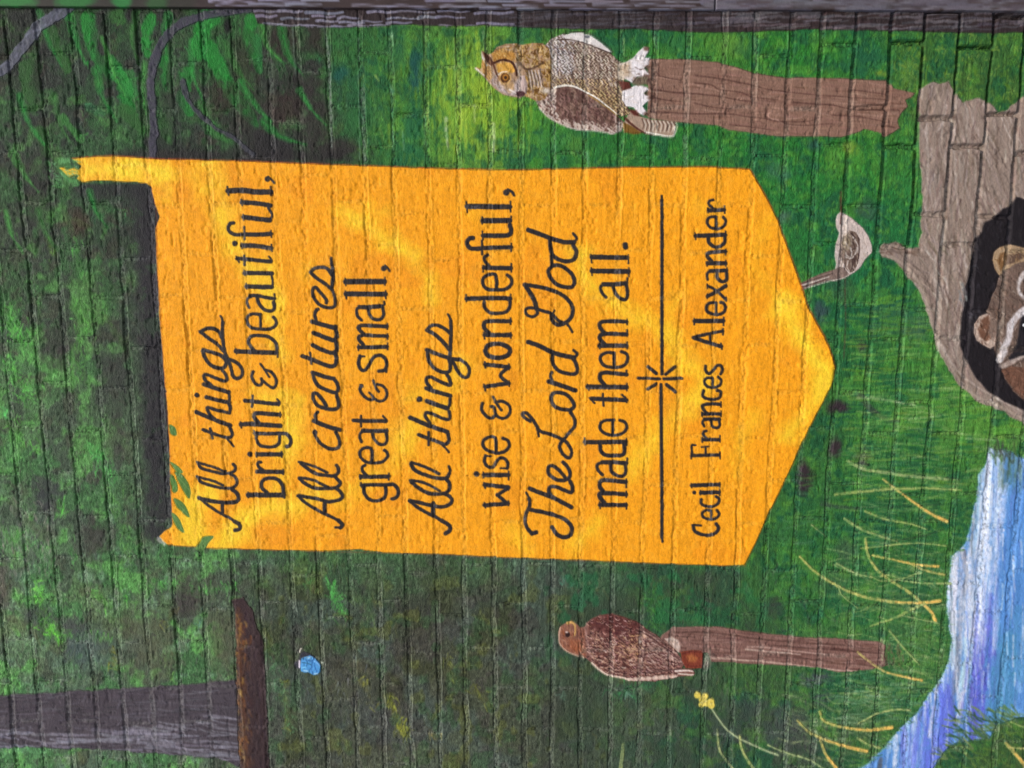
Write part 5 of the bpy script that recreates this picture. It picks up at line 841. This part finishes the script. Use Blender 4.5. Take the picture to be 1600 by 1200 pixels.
# ------------------------------------------------------------------ mesh builders
def link(name, me, parent=None, **props):
    o = bpy.data.objects.new(name, me); COL.objects.link(o)
    if parent is not None: o.parent = parent
    for k, v in props.items(): o[k] = v
    return o
def thing(name, label, cat, group=None):
    o = bpy.data.objects.new(name, None); COL.objects.link(o); o['label'] = label; o['category'] = cat; o.empty_display_size = .05
    if group: o['group'] = group
    return o
def patch(name, Va, Vb, Vh, col, quads, mat, parent, skirt=.012, **props):
    """vertices of a grid (flattened arrays), quads (n,4) of indices -> one mesh object with its rim turned back into the wall"""
    used = np.unique(quads); remap = np.zeros(len(Va), np.int64); remap[used] = np.arange(len(used)); q = remap[quads]
    co = np.empty((len(used), 3), np.float32); co[:, 0] = -Vb[used]; co[:, 1] = -Vh[used]; co[:, 2] = P0[2]-Va[used]
    cc = col[used]
    if skirt:
        E = np.concatenate([q[:, [0, 1]], q[:, [1, 2]], q[:, [2, 3]], q[:, [3, 0]]]); nV = len(used)
        key = E[:, 0]*nV+E[:, 1]; rkey = E[:, 1]*nV+E[:, 0]
        E = E[~np.isin(key, rkey)]
        bvx, inv = np.unique(E, return_inverse=True); inv = inv.reshape(E.shape)
        ext = co[bvx].copy(); ext[:, 1] += skirt
        sk = np.stack([E[:, 1], E[:, 0], nV+inv[:, 0], nV+inv[:, 1]], 1)
        co = np.vstack([co, ext]); cc = np.vstack([cc, cc[bvx]]); nq = len(q); q = np.vstack([q, sk])
    me = bpy.data.meshes.new(name)
    me.vertices.add(len(co)); me.vertices.foreach_set('co', co.ravel())
    n = len(q); me.loops.add(n*4); me.loops.foreach_set('vertex_index', q.astype(np.int32).ravel())
    me.polygons.add(n); me.polygons.foreach_set('loop_start', np.arange(n, dtype=np.int32)*4)
    sm = np.ones(n, bool)
    me.polygons.foreach_set('use_smooth', sm)
    at = me.color_attributes.new('paint', 'FLOAT_COLOR', 'POINT')
    rgba = np.ones((len(co), 4), np.float32); rgba[:, :3] = tolin(cc)*ALB; at.data.foreach_set('color', rgba.ravel())
    me.materials.append(mat); me.update()
    return link(name, me, parent, **props)
def gridquads(n0, n1, mask):
    i, j = np.nonzero(mask)
    v = i*n1+j
    return np.stack([v, v+1, v+n1+1, v+n1], 1)[:, ::-1]

# ------------------------------------------------------------------ the wall: every brick its own object
wall = thing('brick_wall', 'old painted brick wall carrying the whole forest mural', 'wall')
qb = BID[:-1, :-1]; qj = JM[:-1, :-1] & JM[1:, 1:] | (BID[:-1, :-1] != BID[1:, 1:]) | (BID[1:, :-1] != BID[:-1, 1:])
flat = lambda z: z.reshape(-1)
fa, fb, fh, fc = flat(GA), flat(GB_), flat(H), CV.reshape(-1, 3)
lbv = LB[np.clip((PY+MG).astype(int), 0, CH-1), np.clip((PX+MG).astype(int), 0, CW-1)]
ids = np.unique(qb[~qj])
info = []
for bid in ids:
    kc = int(bid)//64
    ra = slice(max(0, int((JA[kc]-.012-abs(JS[kc])-AMIN)/STA)), min(na-1, int((JA[kc+1]+.012+abs(JS[kc+1])-AMIN)/STA)))
    m = (qb[ra] == bid) & ~qj[ra]
    n = int(m.sum())
    if n < 30: continue
    ii, jj = np.nonzero(m); ii = ii+ra.start
    ca, cb = av[ii].mean(), bv[jj].mean(); px, py = proj(ca, cb)
    vis = ((PX[ii, jj] > 0) & (PX[ii, jj] < 1600) & (PY[ii, jj] > 8) & (PY[ii, jj] < 1200)).sum()
    covd = (lbv[ii, jj] == BN).mean()
    info.append((bid, ii, jj, n, vis, covd))
info.sort(key=lambda t: -t[4])
rest_q = []
used_mask = np.zeros(qb.shape, bool)
for r, (bid, ii, jj, n, vis, covd) in enumerate(info):
    q = np.stack([ii*nb+jj, ii*nb+jj+1, (ii+1)*nb+jj+1, (ii+1)*nb+jj], 1)[:, ::-1]
    used_mask[ii, jj] = True
    if r < 300 and vis > 0:
        if covd > .995:                     # wholly behind the banner paint: same brick, fewer faces, a hair further back
            i0, i1, j0, j1 = ii.min(), ii.max()+1, jj.min(), jj.max()+1
            si = np.unique(np.linspace(i0, i1, 7).astype(int)); sj = np.unique(np.linspace(j0, j1, 16).astype(int))
            I, J2 = np.meshgrid(si, sj, indexing='ij')
            patch('brick', av[I].ravel(), bv[J2].ravel(), H[I, J2].ravel()-.003, CV[I, J2].reshape(-1, 3), gridquads(len(si), len(sj), np.ones((len(si)-1, len(sj)-1), bool)), M_WALL, wall, .03)
        else:
            patch('brick', fa, fb, fh, fc, q, M_WALL, wall, .03)
    else: rest_q.append(q)
if rest_q: patch('edge_bricks', fa, fb, fh, fc, np.vstack(rest_q), M_WALL, wall, .03, kind='stuff')
mq = ~used_mask
bn_c = lbv[:-1, :-1] == BN
patch('mortar', fa, fb, fh, fc, gridquads(na, nb, mq), M_MORT, wall, 0, kind='stuff')
# the wall goes on round the part in the photograph
ST2 = .0105
av2 = np.arange(JA[0]+.01, JA[-1]-.01, ST2); bv2 = np.arange(BMIN-.0, BMAX+1.1, ST2)
GA2, GB2 = np.meshgrid(av2, bv2, indexing='ij'); H2, _, _ = relief(GA2, GB2)
c2 = samp(C, *proj(GA2, GB2)).reshape(-1, 3)
ins2 = (GA2 > AMIN+.004) & (GA2 < AMAX-.016) & (GB2 < BMAX-.016)
m2 = ~(ins2[:-1, :-1] & ins2[1:, 1:])
patch('surrounding_brickwork', flat(GA2), flat(GB2), flat(H2)-.0025, c2, gridquads(len(av2), len(bv2), m2), M_WALL, wall, .05, kind='stuff')
def box(name, x0, x1, y0, y1, z0, z1, mat, parent=None, bev=.0, col=(90,80,70), **props):
    vs = [(x, y, z) for x in (x0, x1) for y in (y0, y1) for z in (z0, z1)]
    fs = [(0,1,3,2), (4,6,7,5), (0,4,5,1), (2,3,7,6), (0,2,6,4), (1,5,7,3)]
    me = bpy.data.meshes.new(name); me.from_pydata(vs, [], fs)
    at = me.color_attributes.new('paint', 'FLOAT_COLOR', 'POINT'); c = tolin(np.array(col, float))*ALB
    at.data.foreach_set('color', np.tile(np.append(c, 1), (8, 1)).astype(np.float32).ravel())
    me.materials.append(mat); me.update(); return link(name, me, parent, **props)
box('wall_core', -BMAX-1.1, -BMIN, .045, .25, P0[2]-JA[-1]+.02, P0[2]-JA[0]-.02, M_MORT, wall, col=(60,55,50))

# ------------------------------------------------------------------ painted figures: films of paint lying on that relief
def film(thing_obj, ids_parts, pitch=1.0, mat=None, lift=.0006, outer=None):
    allids = [k for k, _, _ in ids_parts]
    mk = np.isin(LB, allids)
    ys, xs = np.nonzero(mk[MG-20:MG+1220, MG-20:MG+1620])
    x0, x1, y0, y1 = xs.min()-23, xs.max()-17, ys.min()-23, ys.max()-17
    gx_ = np.arange(x0, x1+pitch, pitch); gy_ = np.arange(y0, y1+pitch, pitch)
    X, Y = np.meshgrid(gx_, gy_, indexing='ij')
    # soft coverage of the whole figure for a clean outline
    yy0, yy1, xx0, xx1 = int(y0)-4+MG, int(y1)+6+MG, int(x0)-4+MG, int(x1)+6+MG
    sub = mk[max(0, yy0):yy1, max(0, xx0):xx1].astype(np.float32)
    for _ in range(2):
        sub = (np.roll(sub, 1, 0)+sub+np.roll(sub, -1, 0))/3; sub = (np.roll(sub, 1, 1)+sub+np.roll(sub, -1, 1))/3
    def cov_(x, y):
        u = np.clip(x+MG-max(0, xx0), 0, sub.shape[1]-1.01); v = np.clip(y+MG-max(0, yy0), 0, sub.shape[0]-1.01)
        ui, vi = u.astype(int), v.astype(int); fu, fv = u-ui, v-vi
        return (sub[vi, ui]*(1-fu)+sub[vi, ui+1]*fu)*(1-fv)+(sub[vi+1, ui]*(1-fu)+sub[vi+1, ui+1]*fu)*fv
    cx, cy = X[:-1, :-1]+pitch/2, Y[:-1, :-1]+pitch/2
    keep = (cov_(cx, cy) > .5)
    lab = LB[np.clip(np.round(cy+MG).astype(int), 0, CH-1), np.clip(np.round(cx+MG).astype(int), 0, CW-1)]
    # cells inside the soft outline but on a stray label take the nearest part id
    for _ in range(3):
        bad = keep & ~np.isin(lab, allids)
        if not bad.any(): break
        for ax, sh in ((0, 1), (0, -1), (1, 1), (1, -1)):
            r = np.roll(lab, sh, ax); fix = bad & np.isin(r, allids); lab[fix] = r[fix]; bad &= ~fix
    keep &= np.isin(lab, allids)
    vk = np.zeros((X.shape[0], X.shape[1]), np.int32)
    for di in (0, 1):
        for dj in (0, 1): vk[di:di+keep.shape[0], dj:dj+keep.shape[1]] += keep
    bd = (vk > 0) & (vk < 4)
    bx, by = X[bd].copy(), Y[bd].copy(); e = .6
    for _ in range(2):
        f0 = cov_(bx, by)-.5; gx1 = (cov_(bx+e, by)-cov_(bx-e, by))/(2*e); gy1 = (cov_(bx, by+e)-cov_(bx, by-e))/(2*e)
        g2_ = gx1**2+gy1**2+.01; sx, sy = -f0*gx1/g2_, -f0*gy1/g2_; L_2 = np.maximum(np.hypot(sx, sy)/(pitch*.5), 1)
        bx += sx/L_2; by += sy/L_2
    X2, Y2 = X.copy(), Y.copy(); X2[bd], Y2[bd] = bx, by
    A2, B2 = unproj(X2, Y2); hh = hgt(A2, B2)+lift
    cc = rub_and_highlight(samp(C, X2, Y2), hgt(A2, B2, WR)*(.35 if thing_obj.name == 'painted_banner' else .7), hgt(A2, B2, WD)*(.35 if thing_obj.name == 'painted_banner' else .8)).reshape(-1, 3)
    for k, pname, plabel in ids_parts:
        m = keep & (lab == k)
        if m.sum() < 4: continue
        q = gridquads(X.shape[0], X.shape[1], m)[:, ::-1]
        o = patch(pname, A2.ravel(), B2.ravel(), hh.ravel(), cc, q, mat or M_FILM, thing_obj, lift*1.5)
        if plabel: o['label'] = plabel
def ids_of(t): return [k for k, (th, _) in PARTS.items() if th == t]
FIG = [
 ('painted_banner', 'painted_banner', 'wide orange and yellow hanging banner with a pointed end, lettered with a poem in black', 'painted banner', 1.5, {}),
 ('painted_stream', 'painted_stream', 'blue, white and violet stream painted beside the green reeds', 'painted stream', 1.4, {}),
 ('painted_tree_trunk', 'painted_tree_trunk', 'dark grey tree trunk with pale bark strokes, in dim foliage beside the rusty branch', 'painted tree', 1.5, {}),
 ('painted_branch_rust', 'painted_branch', 'dark brown branch with a rust-coloured edge, crossing the end of the grey trunk', 'painted branch', 1.5, {}),
 ('painted_branch_grey', 'painted_branch', 'short pale grey branch slanting across the dark leaves in the corner', 'painted branch', 1.2, {}),
 ('painted_branch_violet', 'painted_branch', 'curved dull violet branch among bright green leaves near the yellow banner tail', 'painted branch', 1.2, {}),
 ('painted_tree_bark', 'painted_tree_trunk', 'edge of a dark tree trunk with lilac bark strokes, beside the smooth panels', 'painted tree', 1.2, {}),
 ('painted_stump', 'painted_stump', 'thick reddish brown dead stump with a ragged foot, perch of the owl', 'painted stump', 1.1, {}),
 ('painted_post', 'painted_post', 'slim brown wooden post standing in the reeds, perch of the hawk', 'painted post', 1.1, {}),
 ('painted_hollow_log', 'painted_log', 'weathered grey-brown hollow log with a black opening and a short broken knob', 'painted log', 1.3, {}),
 ('painted_raccoon', 'painted_raccoon', 'brown raccoon with white brow and black eye patch peering out of the hollow log', 'painted raccoon', 1.0, {}),
 ('painted_songbird', 'painted_songbird', 'small pale songbird with a long thin tail touching the banner edge', 'painted bird', 1.0, {}),
 ('painted_owl', 'painted_owl', 'golden brown horned owl with white feet, perched on the reddish stump', 'painted owl', 1.0, {}),
 ('painted_hawk', 'painted_hawk', 'speckled reddish brown hawk with a rust tail, perched on the slim post', 'painted hawk', 1.0, {}),
 ('painted_butterfly', 'painted_butterfly', 'small bright blue butterfly alone on the dim grey-green foliage', 'painted butterfly', .8, {}),
 ('painted_flower', 'painted_flower', 'yellow flower head on a thin pale curved stem near the hawk', 'painted flower', .9, {}),
 ('painted_reeds', 'painted_reeds', 'loose clump of yellow and pale green reed blades beside the stream', 'painted reeds', .9, {}),
 ('painted_leaf_sprig', 'painted_leaf_sprig', 'sprig of sage green leaves lying over the orange banner beside the first word', 'painted leaves', .8, {}),
]
EX = {}
for key, nm, lab, cat, pitch, pl in FIG:
    t = thing(nm, lab, cat); EX[key] = t
    film(t, [(k, PARTS[k][1], pl.get(PARTS[k][1])) for k in ids_of(key)], pitch)
# lettering: each word is a part of the banner
for nm, desc, segs, lo, hi in INK:
    pitch = .8
    gx_ = np.arange(lo[0], hi[0], pitch); gy_ = np.arange(lo[1], hi[1], pitch); X, Y = np.meshgrid(gx_, gy_, indexing='ij')
    d = ink_sdf(X, Y, segs, .5)
    cen = (d[:-1, :-1]+d[1:, :-1]+d[:-1, 1:]+d[1:, 1:])/4; keep = cen < 0
    vk = np.zeros(X.shape, np.int32)
    for di in (0, 1):
        for dj in (0, 1): vk[di:di+keep.shape[0], dj:dj+keep.shape[1]] += keep
    bd = (vk > 0) & (vk < 4)
    gxd, gyd = np.gradient(d, pitch); g = gxd**2+gyd**2+.05
    sx, sy = -d*gxd/g, -d*gyd/g; L_2 = np.maximum(np.hypot(sx, sy)/(pitch*.6), 1)
    X2, Y2 = X.copy(), Y.copy(); X2[bd] += (sx/L_2)[bd]; Y2[bd] += (sy/L_2)[bd]
    A2, B2 = unproj(X2, Y2)
    q = gridquads(X.shape[0], X.shape[1], keep)[:, ::-1]
    part = nm if nm in ('rule_line', 'starburst') else 'painted_word'
    o = patch(part, A2.ravel(), B2.ravel(), (hgt(A2, B2)+.0010).ravel(), rub_and_highlight(samp(C, X2, Y2), hgt(A2, B2, WR)*1.1, hgt(A2, B2, WD)*.3).reshape(-1, 3), q, M_INK, EX['painted_banner'], .0008)
    o['label'] = desc if part != 'painted_word' else ('black lettering "%s", %s' % (nm, desc))

# ------------------------------------------------------------------ smooth painted panels covering the wall's right end
post = thing('end_panels', 'smooth flat boards painted with tree bark, closing the right end of the brick wall', 'panel')
def yedge(x): return np.interp(x, [-400, 0, 800, 1600, 2000], [6, 9.5, 13.5, 16.5, 19])
def panel(x0, x1, push):
    # front face sampled finely for its painting; a returned edge towards the bricks
    aa0, aa1 = float(unproj(x0, 10)[0]), float(unproj(x1, 10)[0])
    na_ = max(40, int((aa1-aa0)/.003)); av_ = np.linspace(aa0, aa1, na_)
    xs = proj(av_, np.full(na_, BMIN+.045))[0]
    yd = .009+push
    # edge position so that the front edge (at depth yd) is seen on the photographed line
    u = (xs-800)/F; v = -(yedge(xs)-600)/F
    dx = fw[0]+u*rt[0]+v*up[0]; dy = fw[1]+u*rt[1]+v*up[1]; t = (-yd-CAM[1])/dy
    be = -(CAM[0]+t*dx); be = be+.0005*vnoise(av_/.08, av_*0, 401)
    offs = np.concatenate([[0.0, 0.0, .0008, .003], np.linspace(.007, .34, 90)])
    dep = np.concatenate([[-.006, yd-.0012, yd-.0003, yd], np.full(90, yd)])
    Bm = be[:, None]-offs[None, :]; Am = np.repeat(av_[:, None], len(offs), 1); Hm = np.repeat(dep[None, :], na_, 0)+.0002*vnoise(Am/.02, Bm/.02, 402)
    px_, py_ = proj(Am, Bm, 0.0); px_, py_ = proj(Am, Bm, -yd)
    cc = samp(PC, px_, py_).reshape(-1, 3)
    q = gridquads(na_, len(offs), np.ones((na_-1, len(offs)-1), bool))
    return patch('board', Am.ravel(), Bm.ravel(), Hm.ravel(), cc, q, M_PANEL, post, .02)
# the boards' own painting: smooth dark bark with lilac strokes, leaves at the upper end
SAVE = C.copy(); C = np.zeros_like(C)+np.array((60,48,46), np.float32)
sel = slice(0, MG+60)
C[sel] *= (1+.10*N['m'][sel]+.06*N['hor'][sel])[..., None]
anyL = None
poly([-MG,-MG,300,-MG,306,60,-MG,60], (52,50,42), .9, 8, 4)
for x, y, w, c in ((25,2,34,(48,120,54)), (0,-30,50,(44,110,50)), (116,2,28,(44,112,50)), (190,2,14,(44,120,56)), (90,-60,50,(44,110,50)), (240,-40,40,(46,116,54)), (-120,0,50,(46,100,50)), (245,4,16,(50,84,46))): blob(x, y, w, 10 if y > -5 else 24, c, .9, .3, .3)
for row, y0_ in enumerate((-15, -7, 1, 8.5, 15)):
    x = 305+row*11
    while x < 1110:
        l = rnd.uniform(34, 74); w_ = rnd.uniform(4, 6.5); y = y0_+rnd.uniform(-1.4, 1.4)
        if rnd.random() < .88: stroke([x, y+rnd.uniform(-1.2, 1.2), x+l*.3, y-.8, x+l*.7, y+.8, x+l, y+rnd.uniform(-1.2, 1.2)], jc((130,126,142) if x < 820 else (112,108,120), 12), w_*.85, w_*.45, .95, .7, .04)
        x += l*rnd.uniform(.8, 1.3)
for _ in range(170):
    x = rnd.uniform(1130, 1800); y = rnd.uniform(-4, 18)
    stroke([x-30, y+2, x-8, y-1, x+12, y+1.5, x+30, y-2], jc(rnd.choice([(98,94,102), (84,78,84), (70,60,62), (106,100,106)]), 7), rnd.uniform(4, 8), 2.5, .8, 1, .05)
for _ in range(900):
    x = rnd.uniform(300, 1820); y = rnd.uniform(-MG, -4)
    stroke([x-30, y+2, x-8, y-1, x+12, y+1.5, x+30, y-2], jc(rnd.choice([(112,108,120), (90,84,90), (74,66,68)]), 8), rnd.uniform(4, 8), 2.5, .85, 1, .05)
PC = np.clip(C, 3, 252); C = SAVE
x_j = 1116
panel(-330, x_j-1.2, .0); panel(x_j+1.0, 2000, .0008)
box('backing', -(BMIN+.03), -(BMIN+.03)+.34, -.001, .25, P0[2]-JA[-1], P0[2]-JA[0], M_PANEL, post, col=(30,26,26))

# ------------------------------------------------------------------ ground in front of the wall
gm = bpy.data.materials.new('pavement'); gm.use_nodes = True
nt = gm.node_tree; n = nt.nodes.new('ShaderNodeTexNoise'); n.inputs['Scale'].default_value = 6; n.inputs['Detail'].default_value = 8
r_ = nt.nodes.new('ShaderNodeMapRange'); r_.inputs[3].default_value = .16; r_.inputs[4].default_value = .26; nt.links.new(n.outputs[0], r_.inputs[0])
cb_ = nt.nodes.new('ShaderNodeCombineColor'); [nt.links.new(r_.outputs[0], cb_.inputs[i]) for i in range(3)]
nt.links.new(cb_.outputs[0], nt.nodes['Principled BSDF'].inputs['Base Color']); nt.nodes['Principled BSDF'].inputs['Roughness'].default_value = .9
me = bpy.data.meshes.new('pavement'); gz = P0[2]-JA[-1]-.01
me.from_pydata([(-60, -60, gz), (60, -60, gz), (60, 60, gz), (-60, 60, gz)], [], [(0, 1, 2, 3)]); me.materials.append(gm); link('pavement', me, kind='structure')
